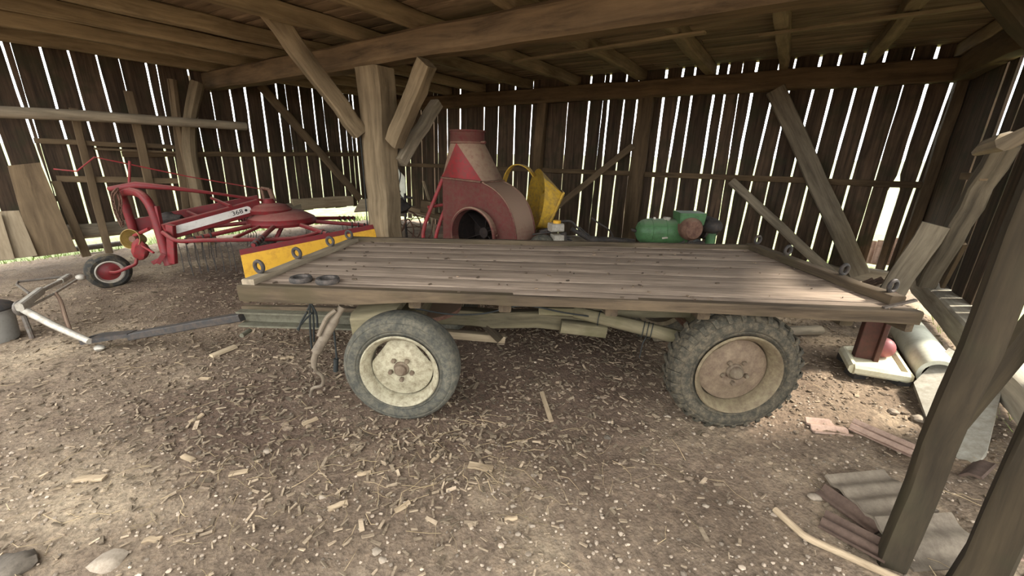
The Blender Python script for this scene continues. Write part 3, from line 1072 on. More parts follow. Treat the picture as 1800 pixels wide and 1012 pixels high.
def wheel(c, R, wd, face, parent, kind):
    """face: unit vector from the hub towards the outside"""
    c, face = A3(c), unit(face)
    cx, cz = 0, 0
    rim = R * .655
    prof = [(rim * .97, wd * .30), (rim * 1.02, wd * .42), (rim * 1.10, wd * .5), (rim * 1.13, wd * .47), (rim * 1.16, wd * .51), (R * .84, wd * .53), (R * .885, wd * .50), (R * .895, wd * .475), (R * .91, wd * .485), (R * .94, wd * .45), (R * .985, wd * .34),
            (R, wd * .18), (R, -wd * .18), (R * .985, -wd * .34), (R * .93, -wd * .46), (R * .84, -wd * .53), (rim * 1.12, -wd * .5), (rim * .97, -wd * .35)]
    mb = MB()
    flat = (lambda i, j, r: r)
    mb.lathe(prof, c, face, 72)
    if kind == 'lug':
        e = unit(np.cross(face, Z))
        g = np.cross(face, e)
        nl = 30
        for k in range(nl):
            for sgn in (1, -1):
                q = 2 * math.pi * (k + (.5 if sgn < 0 else 0)) / nl
                q2 = q + .10 * sgn
                def P_(qq, r, h):
                    return c + face * h + (e * math.cos(qq) + g * math.sin(qq)) * r
                dq = .036
                o1 = [P_(q - dq, R * .90, sgn * wd * .50), P_(q + dq, R * .90, sgn * wd * .50), P_(q + dq, R * 1.0, sgn * wd * .36), P_(q + dq + .05, R * 1.005, sgn * wd * .02),
                      P_(q - dq + .05, R * 1.005, sgn * wd * .02), P_(q - dq, R * 1.0, sgn * wd * .36)]
                o2 = [c + face * np.dot(p - c, face) * 1.04 + (p - c - face * np.dot(p - c, face)) * 1.028 for p in o1]
                mb.add(o1 + o2, [[0, 1, 7, 6], [1, 2, 8, 7], [2, 3, 9, 8], [3, 4, 10, 9], [4, 5, 11, 10], [5, 0, 6, 11], [6, 7, 8, 11], [8, 9, 10, 11]])
    else:
        for h in (-.3, -.12, .12, .3):
            pass
    w_ = mb.build('wheel', M_TYRED if kind == 'lug' else M_TYRE, parent, smooth=35)
    # rim ring
    mb = MB()
    mb.lathe([(rim * 1.01, wd * .42), (rim * 1.035, wd * .50), (rim * 1.0, wd * .55), (rim * .95, wd * .50), (rim * .91, wd * .38), (rim * .86, wd * .30), (rim * .85, -wd * .3), (rim * .95, -wd * .45), (rim * .99, -wd * .4)], c, face, 64)
    mb.build('rim', M_RIMC if kind != 'lug' else M_RIMB, w_)
    # pressed disc with openings between disc and rim
    mb = MB()
    rd = rim * .815
    cuts = [math.radians(a) for a in ((38, 142) if kind != 'lug' else (128,))]
    e = unit(np.cross(face, Z)) * -1
    g = np.cross(face, e) * (1 if np.dot(np.cross(face, e), Z) > 0 else -1)

    def rr(q):
        r = rd
        for cu in cuts:
            dlt = (q - cu + math.pi) % (2 * math.pi) - math.pi
            if abs(dlt) < .5:
                r = min(r, rd * .87 / max(math.cos(dlt), .1))
        return r
    rings = [(1.0, .10), (.86, .14), (.62, .17), (.50, .24), (.44, .25), (.30, .22), (.0, .22)]
    n = 72
    vs, fs = [], []
    for (k, h) in rings:
        for j in range(n):
            q = 2 * math.pi * j / n
            r = rr(q) if k == 1.0 else rd * k * (1 if k < .8 else min(1, rr(q) / rd / .86 * .96))
            vs.append(c + face * wd * h + (e * math.cos(q) + g * math.sin(q)) * r)
    for i in range(len(rings) - 1):
        for j in range(n):
            j2 = (j + 1) % n
            fs.append([i * n + j, i * n + j2, (i + 1) * n + j2, (i + 1) * n + j])
    mb.add(vs, fs)
    mb.build('wheel_disc', M_RIMC if kind != 'lug' else M_RIMR, w_)
    # back plate behind the openings stays open; hub and nuts
    mb = MB()
    hc = M_RUST
    mb.lathe([(.0, .46), (.10, .46), (.15, .40), (.16, .30), (.20, .26), (.21, .20)], c, face * 1.0, 28)
    V0 = mb
    # lathe heights are fractions: rescale
    for i, p in enumerate(mb.v):
        h = np.dot(p - c, face)
        rad_ = p - c - face * h
        mb.v[i] = c + face * h * wd + rad_ * rim
    mb.build('hub', M_HUB, w_)
    for k in range(5):
        q = math.pi / 2 + 2 * math.pi * (k + .5) / 5
        pc = c + (e * math.cos(q) + g * math.sin(q)) * rim * .30 + face * wd * .20
        mb = MB()
        mb.lathe([(0, .030), (.011, .030), (.016, .020), (.016, -.005)], pc, face, 6)
        mb.build('lug_nut', M_HUB, w_, smooth=20)
    return w_


wheel((-.685, 2.26, .365), .365, .18, (-.04, -1, 0), wagon, 'plain')
wheel((-.68, 3.58, .365), .365, .18, (0, 1, 0), wagon, 'plain')
wheel((1.405, 2.26, .395), .397, .20, (.0, -1, 0), wagon, 'lug')
wheel((1.40, 3.57, .395), .397, .20, (0, 1, 0), wagon, 'lug')
# hydraulic cylinder with its hose, hanging under the deck
mb = MB()
h0, h1, h2 = at(602, 538, 2.33), at(556, 618, 2.28), at(552, 632, 2.28)
mb.tube([h0, h0 + (h1 - h0) * .25, h0 + (h1 - h0) * .3, h1], [.022, .022, .031, .031], 14)
hy = mb.build('tipping_cylinder', M_HYD, wagon)
mb = MB()
mb.tube([h1, h2, at(552, 645, 2.28)], [.02, .02, .016], 12)
mb.tube(bez([at(552, 643, 2.28), at(556, 652, 2.3), at(567, 662, 2.32), at(566, 677, 2.36), at(550, 682, 2.38), at(546, 696, 2.42)]), .011, 8)
mb.build('hose', M_HYD, hy)
mb = MB()
mb.tube(bez([at(590, 545, 2.3), at(576, 556, 2.28), at(566, 575, 2.27), at(560, 590, 2.26)]), .013, 8)
mb.build('pipe', M_HYD, hy)
for pts in ([(540, 548), (530, 565), (525, 580)], [(545, 530), (556, 552), (558, 575)], [(545, 532), (545, 570), (548, 612)], [(548, 550), (535, 563), (523, 578)],
            [(540, 545), (548, 535), (551, 560), (552, 600)]):
    mb = MB()
    mb.tube(bez([at(x, y, 2.42 + .01 * i) for i, (x, y) in enumerate(pts)]), .007, 6)
    mb.build('cable', M_CABLE, wagon)
mb = MB()
mb.tube(bez([at(586, 572, 2.4), at(589, 600, 2.38), at(592, 632, 2.36)]), .006, 6)
mb.tube([at(591, 630, 2.36), at(590, 652, 2.36)], .016, 10)
mb.build('cable', M_CABLE, wagon)

# two thick rubber rings on the deck
for (x, y), R, lab in (((529, 491), .062, 'black rubber ring on the wagon deck, nearer the ringed end rail'),
                       ((576, 493), .066, 'black rubber ring on the wagon deck, farther from the ringed end rail')):
    c = G(x, y, .905)
    mb = MB()
    mb.lathe([(R * .62, .0), (R * .98, .0), (R * 1.05, .010), (R * 1.05, .022), (R * .96, .032), (R * .70, .032), (R * .62, .024), (R * .62, .0)], (c[0], c[1], .892), Z, 36)
    tag(mb.build('rubber_ring', M_RUBBER), lab, 'ring', 'rubber rings on the deck')

# round grey log behind the rear wheel
mb = MB()
la, lb = G(1150, 590, .05), G(1444, 580, .05)
mb.tube([la, (la + lb) / 2 + Z * .004, lb - unit(lb - la) * .02, lb], [.055, .052, .050, .038], 12)
tag(mb.build('log', M_GREY), 'weathered grey log lying on the earth under the wagon behind the lugged wheel', 'log')

# ================================================================== red hay tedder
ted = thing('hay_tedder', 'red hay tedder with a white lettered beam label and yellow guard board', 'tedder', (-3.8, 5.4, 0))
R_ = (M_RED,)
# castor wheel
wc = at(191, 476, 4.72)
wf = unit((.80, -.60, 0))
rw = wc[2] + .01
mb = MB()
mb.lathe([(.125, .05), (.14, .08), (rw * .8, .088), (rw * .93, .07), (rw, .035), (rw, -.035), (rw * .93, -.07), (rw * .8, -.088), (.14, -.08), (.125, -.05)], wc, wf, 48)
tw = mb.build('wheel', M_TYREB, ted)
mb = MB()
mb.lathe([(.135, .05), (.138, .085), (.125, .088), (.11, .06), (.105, .04)], wc, wf, 40)
mb.build('rim', M_ALU, tw)
mb = MB()
mb.lathe([(.108, .045), (.07, .055), (.035, .075), (0, .078)], wc, wf, 32)
mb.build('wheel_disc', M_RED, tw)
mb = MB()
mb.tube(bez([wc + wf * .09, at(206, 478, 4.6), at(225, 470, 4.6), at(238, 464, 4.66), at(240, 455, 4.7)]), .018, 9)
mb.build('castor_arm', M_RED, ted)
# head frame hoop
mb = MB()
hp = [at(243, 440, 5.25), at(233, 400, 5.25), at(222, 365, 5.24), at(215, 343, 5.2), at(222, 337, 5.12), at(238, 338, 5.02), at(253, 346, 4.95), at(268, 370, 4.92), at(281, 410, 4.9), at(291, 445, 4.88), at(298, 466, 4.86)]
mb.tube(bez(hp), .05, 12)
hoop = mb.build('head_frame', M_RED, ted)
mb = MB()
mb.timber(at(300, 395, 4.86), at(304, 462, 4.86), .09, .06, jit=0)
mb.timber(at(268, 462, 4.8), at(290, 452, 4.85), .02, .05, jit=0)
mb.timber(at(277, 463, 4.75), at(288, 446, 4.8), .02, .05, jit=0)
mb.build('hitch_bracket', M_RED, hoop)
mb = MB()
mb.timber(at(276, 362, 4.93), at(287, 418, 4.9), .03, .05, jit=0)
mb.build('hitch_strap', M_RED, hoop)
# two flat beams
mb = MB()
b0, b1 = at(291, 408, 4.86), at(455, 362, 5.85)
mb.timber(b0, b1, .06, .20, jit=0, seg=3, ch=.15)
fb = mb.build('beam', M_RED, ted)
bx = unit(b1 - b0)
bs = unit(np.cross(bx, Z))
if np.dot(bs, EYE - b0) < 0:
    bs = -bs
bu = unit(np.cross(bs, bx))
if bu[2] < 0:
    bu = -bu
Lb = np.linalg.norm(b1 - b0)
mb = MB()
p0, p1 = b0 + bx * Lb * .10 + bs * .031, b0 + bx * Lb * .845 + bs * .031
hw = .048
outl = [p0 + (-bx * math.sin(q) + bu * math.cos(q)) * hw for q in np.linspace(0, math.pi, 12)] + [p1 + (bx * math.sin(q) - bu * math.cos(q)) * hw for q in np.linspace(0, math.pi, 12)]
mb.prism(outl, bs * .004)
lb_ = mb.build('beam_label', M_LABEL, ted, label='white beam label with small dark lettering')
cu = bpy.data.curves.new('lettering', 'FONT')
cu.body = '368'
cu.size = .082
cu.extrude = .001
cu.align_x = 'CENTER'
cu.align_y = 'CENTER'
cu.materials.append(M_BLACK)
tmp = bpy.data.objects.new('lettering_curve', cu)
COL.objects.link(tmp)
bpy.context.view_layer.update()
me_ = bpy.data.meshes.new_from_object(tmp)
bpy.data.objects.remove(tmp)
to = bpy.data.objects.new('lettering', me_)
COL.objects.link(to)
to.parent = lb_
tp = b0 + bx * Lb * .725 + bs * .0365 - WLOC[ted.name]
mt = Matrix.Identity(4)
for i in range(3):
    mt[i][0], mt[i][1], mt[i][2], mt[i][3] = bx[i] * 1.25, bu[i], bs[i], tp[i]
to.matrix_local = mt
mb = MB()
mb.lathe([(0, .004), (.018, .004), (.018, 0)], b0 + bx * Lb * .825 + bs * .036, bs, 16)
mb.build('bolt_dot', M_BLACK, lb_)
mb = MB()
mb.timber(at(236, 396, 5.3), at(455, 352, 6.2), .05, .16, jit=0, seg=3)
mb.build('beam', M_RED, ted)
for (q0, q1, Y0, Y1) in (((372, 348), (405, 362), 5.9, 5.5), ((330, 372), (352, 382), 5.6, 5.2)):
    mb = MB()
    mb.tube([at(*q0, Y0), at(*q1, Y1)], .022, 8)
    mb.build('cross_tube', M_RED, ted)
# bag of cloth draped between the beams
mb = MB()
c = at(300, 384, 5.2)
mb.blob(c, .17, .14, .07, .5, 3, seed=3)
mb.build('tool_bag', M_RUBBER, ted)
# upper links
mb = MB()
mb.tube([at(192, 332, 5.1), at(240, 325, 5.1), at(300, 330, 5.25), at(380, 340, 5.6), at(470, 353, 6.1)], [.03, .045, .03, .02, .02], 9)
mb.build('top_link', M_RED, ted)
mb = MB()
mb.tube([at(95, 297, 5.0), at(135, 301, 5.0), at(166, 276, 5.05), at(215, 286, 5.2), at(330, 310, 5.6), at(470, 334, 6.2)], .009, 6)
mb.build('control_rod', M_REDPIPE, ted)
mb = MB()
mb.tube([at(228, 283, 5.15), at(227, 330, 5.1)], .014, 8)
mb.build('lever', M_REDPIPE, ted)
# safety chain
mb = MB()
cp = bez([at(205, 333, 5.0), at(198, 345, 4.98), at(203, 372, 4.98), at(214, 396, 5.0)], 7)
for i in range(len(cp) - 1):
    ax_ = unit(cp[i + 1] - cp[i])
    sd = unit(np.cross(ax_, (0, 1, 0) if i % 2 else (1, 0, 0)))
    m_ = (cp[i] + cp[i + 1]) / 2
    mb.tube([m_ + ax_ * .035 * math.cos(q) + sd * .018 * math.sin(q) for q in np.linspace(0, 2 * math.pi, 13)[:-1]], .006, 6, closed=True)
cp = bez([at(208, 338, 5.04), at(212, 352, 5.02), at(211, 375, 5.02), at(216, 394, 5.02)], 6)
for i in range(len(cp) - 1):
    ax_ = unit(cp[i + 1] - cp[i])
    sd = unit(np.cross(ax_, (0, 1, 0) if i % 2 else (1, 0, 0)))
    m_ = (cp[i] + cp[i + 1]) / 2
    mb.tube([m_ + ax_ * .035 * math.cos(q) + sd * .018 * math.sin(q) for q in np.linspace(0, 2 * math.pi, 13)[:-1]], .006, 6, closed=True)
mb.build('chain', M_RUST, ted)
# drive shaft guard (open cone) and shaft
mb = MB()
gc_ = at(232, 420, 4.95)
ga = unit(A3((.62, -.78, .05)) * -1)
ga = unit(EYE - gc_) * .75 + A3((-.5, 0, 0))
ga = unit(ga)
mb.lathe([(.05, -.16), (.11, -.06), (.125, .03), (.118, .03), (.10, -.05), (.045, -.14)], gc_, ga, 28)
sg = mb.build('shaft_guard', M_GUARD, ted)
mb = MB()
mb.tube([gc_ - ga * .14, gc_ + ga * .0], .04, 12)
mb.build('shaft_end', M_RUST, sg)
mb = MB()
mb.blob(at(247, 440, 4.95), .09, .09, .13, .4, 2, seed=8)
mb.tube([at(236, 414, 5.0), at(262, 402, 4.95)], .022, 8)
mb.tube([at(250, 432, 4.9), at(270, 444, 4.85)], .014, 8)
mb.build('hitch_gear', M_REDPIPE, ted)
# side tube of the frame
mb = MB()
mb.tube(bez([at(286, 408, 4.8), at(312, 423, 4.75), at(360, 422, 4.85), at(440, 421, 5.1), at(520, 418, 5.35), at(570, 405, 5.6)]), .026, 9)
mb.build('side_tube', M_RED, ted)
mb = MB()
mb.tube([at(412, 418, 5.1), at(470, 392, 5.7)], .024, 8)
mb.build('frame_stay', M_RED, ted)
# rotor
RC = at(497, 388, 6.0)
mb = MB()
mb.lathe([(.10, .17), (.30, .14), (.44, .06), (.47, 0), (.45, -.04), (.30, -.06), (0, -.06)], RC, Z, 48)
dish = mb.build('rotor_dish', M_RED, ted)
mb = MB()
mb.lathe([(0, .30), (.06, .30), (.09, .24), (.22, .21), (.29, .15), (.27, .10), (.1, .09)], RC + A3((-.13, -.05, .03)), Z, 32)
mb.build('gear_cover', M_RED, dish)
mb = MB()
mb.tube([RC + A3((-.08, 0, .28)), RC + A3((-.12, 0, .46))], .035, 10)
mb.tube([RC + A3((-.12, 0, .46)), RC + A3((-.24, 0, .48))], .018, 8)
mb.tube([RC + A3((-.22, 0, .28)), RC + A3((-.24, 0, .48))], .018, 8)
mb.build('gear_lever', M_RUST, dish)
for k in range(8):
    q = math.radians(14 + 45 * k)
    dirr = A3((math.cos(q), math.sin(q), 0))
    a0_, a1_ = RC + dirr * .38 - Z * .01, RC + dirr * 1.28 - Z * .10
    mb = MB()
    mb.tube([a0_, a0_ + (a1_ - a0_) * .6, a1_], [.032, .03, .024], 9)
    arm = mb.build('rotor_arm', M_RED, ted)
    sd = unit(np.cross(dirr, Z))
    for j in range(4):
        mb = MB()
        b_ = RC + dirr * (.98 + .09 * j) - Z * (.075 + .01 * j)
        mb.ring(b_, dirr, .034, .011, 10, 5)
        mb.tube([b_ - Z * .03 + sd * .02, b_ - Z * .25 + sd * .07, b_ - Z * .46 + sd * .02], .0055, 5)
        mb.build('tine', M_DKGREY, arm)
# carrying wheel under the rotor
c2 = A3((RC[0] - .18, RC[1] - .25, .21))
mb = MB()
mb.lathe([(.09, .05), (.12, .075), (.17, .085), (.205, .05), (.21, 0), (.205, -.05), (.17, -.085), (.12, -.075), (.09, -.05)], c2, (.55, -.83, 0), 36)
w2 = mb.build('wheel', M_TYREB, ted)
mb = MB()
mb.lathe([(.10, .05), (.05, .06), (0, .07)], c2, (.55, -.83, 0), 24)
mb.build('wheel_disc', M_RIMR, w2)
mb = MB()
mb.tube([c2, c2 + A3((.1, .15, .2)), RC - Z * .05], .03, 9)
mb.build('axle_leg', M_RED, ted)
# tines hanging near the front
for i, x in enumerate((311, 326, 341, 354, 369, 384, 396, 405)):
    mb = MB()
    t0 = at(x, 424 + (i % 2) * 2, 4.85 + .03 * i)
    mb.tube(bez([t0, t0 + A3((.01, 0, -.16)), A3((t0[0] + .03, t0[1] - .04, max(.03, t0[2] - .38)))]), .005, 5)
    mb.build('tine', M_DKGREY, ted)
# yellow guard board with a red top edge
ga_, gb_ = at(421, 440, 4.45), at(657, 395, 5.55)
gd_ = at(433, 497, 4.38)
dn_ = gd_ - ga_
nb_ = unit(np.cross(gb_ - ga_, dn_))
mb = MB()
mb.slab((ga_ + dn_ * .15, gb_ + dn_ * .15, gb_ + dn_ * 1.15, ga_ + dn_ * 1.15), .018, seg=4, normal=-nb_)
gd = mb.build('guard_board', M_YEL, ted, label='yellow guard board')
mb = MB()
mb.slab((ga_ - nb_ * .012 - dn_ * .02, gb_ - nb_ * .012 - dn_ * .02, gb_ + dn_ * .17 - nb_ * .012, ga_ + dn_ * .17 - nb_ * .012), .045, seg=4, normal=nb_)
mb.build('guard_rail', M_RED, gd, label='red top rail')

# ================================================================== red blower
FN = -V * 1.0                                   # the open face looks along the barn towards the front
BP = A3((-.47, 5.2, .68))
UB = unit(np.cross(Z, V)) * -1                  # along the face, to the right


def BW(x, y):
    return W(x, y, BP, V)


blow = thing('hay_blower', 'big dusty red hay blower with a round black inlet and tapered outlet neck', 'blower', (-.4, 5.5, 0))
ic = BW(837, 412)
ri = np.linalg.norm(BW(873, 412) - ic)
zb_ = .06
outl = [BW(779, 430) * [1, 1, 0] + Z * zb_, BW(779, 430), BW(778, 313), BW(847, 321), BW(866, 332), BW(882, 347), BW(895, 368), BW(904, 397), BW(907, 425), BW(905, 455)]
low = BW(905, 455)
pc_ = ic
R0 = np.linalg.norm(low - pc_)
a_st = math.atan2(low[2] - pc_[2], np.dot(low - pc_, UB))
for q in np.linspace(a_st, -2.2, 10)[1:]:
    p = pc_ + UB * R0 * math.cos(q) + Z * R0 * math.sin(q)
    p[2] = max(p[2], zb_)
    outl.append(p)
holep = [ic + UB * ri * math.cos(q) + Z * ri * math.sin(q) for q in np.linspace(0, 2 * math.pi, 37)[:-1]]
DEP = .46
round_ = bez(outl[3:], 4)
outl = outl[:3] + round_
# front plate
mb = MB()
mb.prism(outl, V * .012, holes=[holep])
cas = mb.build('casing_front', M_REDD, blow)
# wrapped side sheet and back plate
mb = MB()
m = len(outl)
vs = [p + V * .012 for p in outl] + [p + V * DEP for p in outl]
mb.add(vs, [[i, (i + 1) % m, m + (i + 1) % m, m + i] for i in range(m) if i not in (2,)])
mb.prism([p + V * DEP for p in outl], V * .01)
mb.build('casing_wrap', M_REDW, blow, smooth=50, label='wrapped casing sheet with dust on its upper side')
mb = MB()
for p in (outl[3:30],):
    mb.tube([q + V * .006 for q in p], .012, 6)
    mb.tube([q + V * DEP for q in p], .012, 6)
mb.build('edge_bead', M_REDD, blow)
mb = MB()
mb.lathe([(ri * .98, .02), (ri * 1.0, -.10), (ri * 1.05, -.11), (ri * 1.10, -.10), (ri * 1.10, -.075), (ri * 1.03, -.07), (ri * 1.03, .0)], ic, V, 48)
mb.tube([ic + UB * ri * 1.12 + Z * .03 - V * .03, ic + UB * ri * 1.0 + Z * .03 - V * .03], .02, 8)
mb.build('inlet_ring', M_REDD, blow)
mb = MB()
for k in range(6):
    q = math.radians(20 + 60 * k)
    dr = UB * math.cos(q) + Z * math.sin(q)
    tq = -UB * math.sin(q) + Z * math.cos(q)
    a_ = ic + dr * .05 + V * .18
    mb.slab((a_, a_ + dr * ri * 1.15, a_ + dr * ri * 1.15 + V * .2, a_ + V * .2), .008, normal=tq)
mb.lathe([(.0, .14), (.07, .16), (.07, .4)], ic, V, 20)
mb.build('impeller', M_DARKIN, blow)
mb = MB()
mb.lathe([(ri * 1.02, .02), (ri * 1.12, .03), (ri * 1.12, DEP - .03), (0, DEP - .025)], ic, V, 40)
mb.build('inlet_shade_liner', M_DARKIN, blow)  # added dark liner, paints the shade seen through the inlet
# outlet neck: square to round
c0, c1 = outl[2], outl[3]
cb = [c0 + Z * .02, c1 + Z * .02, c1 + Z * .02 + V * DEP, c0 + Z * .02 + V * DEP]
ntop = at(822, 252, np.mean([p[1] for p in cb]) + .03)
rt_ = .225
NR = 32
tops = []
for j in range(NR):
    q = math.radians(-90 - 45) + 2 * math.pi * j / NR
    tops.append(ntop + UB * rt_ * math.cos(q) + V * rt_ * math.sin(q))
mb = MB()
vs = [*cb, *tops]
fs, mi = [], []
per = NR // 4
mb.add(vs, [[0, 1, 4 + per // 2 + 0]], mi=0, tone=1)
mb.f, mb.m = [], []
for s_ in range(4):
    a_, b_ = s_, (s_ + 1) % 4
    js = [4 + (s_ * per + k) % NR for k in range(per + 1)]
    mid = js[per // 2]
    mb.f.append([a_, b_, mid])
    mb.m.append(0 if s_ == 0 else 1)
    for k in range(per // 2):
        mb.f.append([a_, js[k + 1], js[k]])
        mb.m.append(1)
        mb.f.append([b_, js[per // 2 + k + 1], js[per // 2 + k]])
        mb.m.append(1)
neck = mb.build('outlet_neck', [M_REDPIPE, M_REDDUST], blow, smooth=18, label='tapered outlet neck, red front facet between dusty corners')
mb = MB()
mb.lathe([(rt_, -.01), (rt_ * 1.03, .0), (rt_ * 1.0, .02), (rt_ * 1.0, .13), (rt_ * 1.05, .14), (rt_ * 1.05, .16), (rt_ * .96, .16), (rt_ * .95, 0)], ntop, Z, 40)
mb.tube([ntop + UB * rt_ + Z * .01, ntop + UB * (rt_ + .07) + Z * .012], .018, 8)
mb.build('collar', M_REDD, neck)
mb = MB()
for i in range(4):
    mb.timber(cb[i] - Z * .012, cb[(i + 1) % 4] - Z * .012, .07, .02, jit=0, seg=1)
mb.build('neck_flange', M_RUST, blow)
# tubular stand leaning at the left of the blower
mb = MB()
Yf = 5.55
mb.tube(bez([at(797, 277, Yf), at(780, 310, Yf), at(763, 352, Yf - .05), at(750, 385, Yf - .1), at(744, 408, Yf - .1)]) + [A3((at(741, 430, Yf - .1)[0], Yf - .1, .02))], .026, 10)
rs_ = mb.build('stand_leg', M_REDPIPE, blow)
mb = MB()
mb.tube(bez([at(790, 352, Yf + .1), at(777, 380, Yf), at(768, 408, Yf - .05), at(765, 425, Yf - .05)]) + [A3((at(764, 440, Yf - .05)[0], Yf - .05, .02))], .026, 10)
mb.build('stand_leg', M_REDPIPE, blow)
mb = MB()
mb.tube([at(752, 364, Yf - .05), at(792, 357, Yf + .1)], .022, 8)
mb.tube([at(782, 300, Yf), at(800, 318, Yf)], .02, 8)
mb.build('stand_bar', M_REDPIPE, blow)

# ================================================================== yellow spreader hopper lying tipped on its side
YS = 6.0
hop = thing('spreader_hopper', 'dusty yellow spreader hopper tipped over behind the red blower', 'hopper', (.6, 6.1, 0))
# mouth hoop
mc = at(940, 352, YS + .1)
ax_h = unit(A3((-.96, .12, .22)))
RH = .46
mb = MB()
hp_ = bez([at(884, 360, YS - .15), at(884, 335, YS - .15), at(890, 308, YS - .12), at(900, 293, YS - .1), at(913, 289, YS - .05), at(928, 295, YS), at(940, 310, YS + .05)], 5)
for i in range(len(hp_) - 1):
    pass
tn_ = [unit(hp_[min(i + 1, len(hp_) - 1)] - hp_[max(i - 1, 0)]) for i in range(len(hp_))]
wv = unit(A3((.25, .97, 0)))
vs = []
for p, t_ in zip(hp_, tn_):
    nn_ = unit(np.cross(t_, wv))
    for a_, c_ in ((-.10, -.006), (.10, -.006), (.10, .006), (-.10, .006)):
        vs.append(p + wv * a_ + nn_ * c_)
m = len(hp_)
fs = [[i * 4 + j, i * 4 + (j + 1) % 4, i * 4 + 4 + (j + 1) % 4, i * 4 + 4 + j] for i in range(m - 1) for j in range(4)] + [[0, 1, 2, 3], [m * 4 - 4, m * 4 - 3, m * 4 - 2, m * 4 - 1]]
mb.add(vs, fs)
mb.build('carrying_hoop', M_YELD, hop)
# body from the round mouth towards the square throat
ax_h = unit(A3((-.96, -.22, .10)))
thr = [at(990, 341, YS - .25), at(962, 402, YS - .25)]
thr = [thr[0], thr[1], thr[1] + A3((.02, .42, 0)), thr[0] + A3((.02, .42, 0))]
thc = sum(thr) / 4
thd = unit(thc - mc)
e_ = unit(np.cross(ax_h, Z))
g_ = unit(np.cross(e_, ax_h))
if g_[2] < 0:
    g_ = -g_
if e_[1] < 0:
    e_ = -e_
eu, ed = (thr[0] - thr[1]) / 2, (thr[3] - thr[0]) / 2
NR = 40
ringp, sq, ring2 = [], [], []
for j in range(NR):
    q = 2 * math.pi * (j + .5) / NR
    cq, sq_ = math.cos(q), math.sin(q)
    m_ = max(abs(cq), abs(sq_))
    ringp.append(mc + (e_ * cq + g_ * sq_) * RH)
    ring2.append(mc + (e_ * cq + g_ * sq_) * RH * .93 - ax_h * .02)
    sq.append(thc + ed * cq / m_ + eu * sq_ / m_)
mb = MB()
rows = [ring2[:], ringp, sq]
rows.insert(0, [mc + (p - mc) * .55 + (thc - mc) * .45 for p in ring2])
rows.insert(0, [p * .97 + thc * .03 for p in sq])
vs = [p for r_ in rows for p in r_]
mb.add(vs, [[i * NR + j, i * NR + (j + 1) % NR, (i + 1) * NR + (j + 1) % NR, (i + 1) * NR + j] for i in range(len(rows) - 1) for j in range(NR)])
mb.build('hopper_shell', M_YELD, hop, smooth=25)
mb = MB()
for i in range(4):
    mb.timber(thr[i], thr[(i + 1) % 4], .05, .03, jit=0, seg=1, up=thd)
mb.build('throat_frame', M_YELD, hop)
mb = MB()
mb.tube([at(958, 404, YS - .15), A3((at(958, 404, YS - .15)[0] + .02, YS - .15, 0.0))], .025, 8)
mb.tube([at(950, 405, YS + .3), A3((at(950, 405, YS + .3)[0] - .05, YS + .3, 0.0))], .025, 8)
mb.tube([ringp[0] * 0 + mc - Z * .48, A3((mc[0], mc[1], 0))], .025, 8)
mb.build('hopper_leg', M_RUST, hop)

# ================================================================== small motor mower
mow = thing('motor_mower', 'old grey motor mower with a yellow fuel cap and black handlebars', 'mower', (.75, 5.2, 0))
YM = 5.0
tc_ = at(953, 438, YM)
mb = MB()
mb.lathe([(0, .04), (.10, .05), (.13, .07), (.165, .07), (.19, .04), (.195, 0), (.19, -.04), (.165, -.07), (.10, -.05)], tc_, (-.45, -1, 0), 36)
mb.build('wheel', M_TYRE, mow)
mb = MB()
cbx = at(977, 399, YM)
mb.box(cbx, .16, .16, .10, ex=(1, .3, 0), ch=.15)
mb.box(at(979, 420, YM), .13, .15, .12, ex=(1, .3, 0), ch=.1)
mb.build('fuel_tank', M_ALU, mow)
mb = MB()
mb.lathe([(0, .035), (.045, .035), (.05, .03), (.05, 0)], at(979, 392, YM), Z, 20)
mb.build('fuel_cap', M_YEL, mow, label='yellow fuel cap')
mb = MB()
for k in range(6):
    mb.box(at(993, 417 + k * 4, YM + .05), .14, .14, .010, ex=(1, .4, 0))
mb.tube([at(990, 408, YM), at(995, 440, YM)], .04, 10)
mb.build('engine_fins', M_DKGREY, mow)
mb = MB()
mb.box(at(958, 404, YM + .1), .12, .1, .03, ex=(1, -.2, .35))
mb.tube([at(936, 412, YM - .02), at(972, 407, YM - .02)], .010, 7)
mb.build('throttle_plate', M_DKGREY, mow)
mb = MB()
mb.tube(bez([at(985, 389, YM + .1), at(1003, 389, YM + .1), at(1014, 399, YM + .12), at(1030, 414, YM + .15), at(1042, 421, YM + .2)]), .014, 8)
mb.tube([at(1005, 402, YM), at(1042, 424, YM + .1)], [.028, .032], 10)
mb.tube(bez([at(1018, 399, YM + .25), at(1034, 413, YM + .25), at(1044, 418, YM + .25)]), .012, 8)
mb.build('handlebar', M_DKGREY, mow)
mb = MB()
mb.tube([at(1038, 422, YM + .15), at(1075, 421, YM + .2), at(1115, 424, YM + .25)], [.045, .035, .03], 10)
mb.tube([at(1040, 429, YM + .15), at(1110, 429, YM + .2)], .022, 8)
mb.tube(bez([at(1040, 383, YM + .5), at(1052, 392, YM + .45), at(1068, 402, YM + .4), at(1076, 412, YM + .3), at(1077, 421, YM + .25)]), .012, 7)
mb.box(at(1043, 421, YM + .1), .09, .1, .08, ch=.2)
mb.build('drive_tube', M_DKGREY, mow)
for sx in (958, 1000, 1090):
    mb = MB()
    p = at(sx, 432, YM + .15)
    mb.tube([p, A3((p[0], p[1], .0))], .02, 8)
    mb.build('support_leg', M_DKGREY, mow)

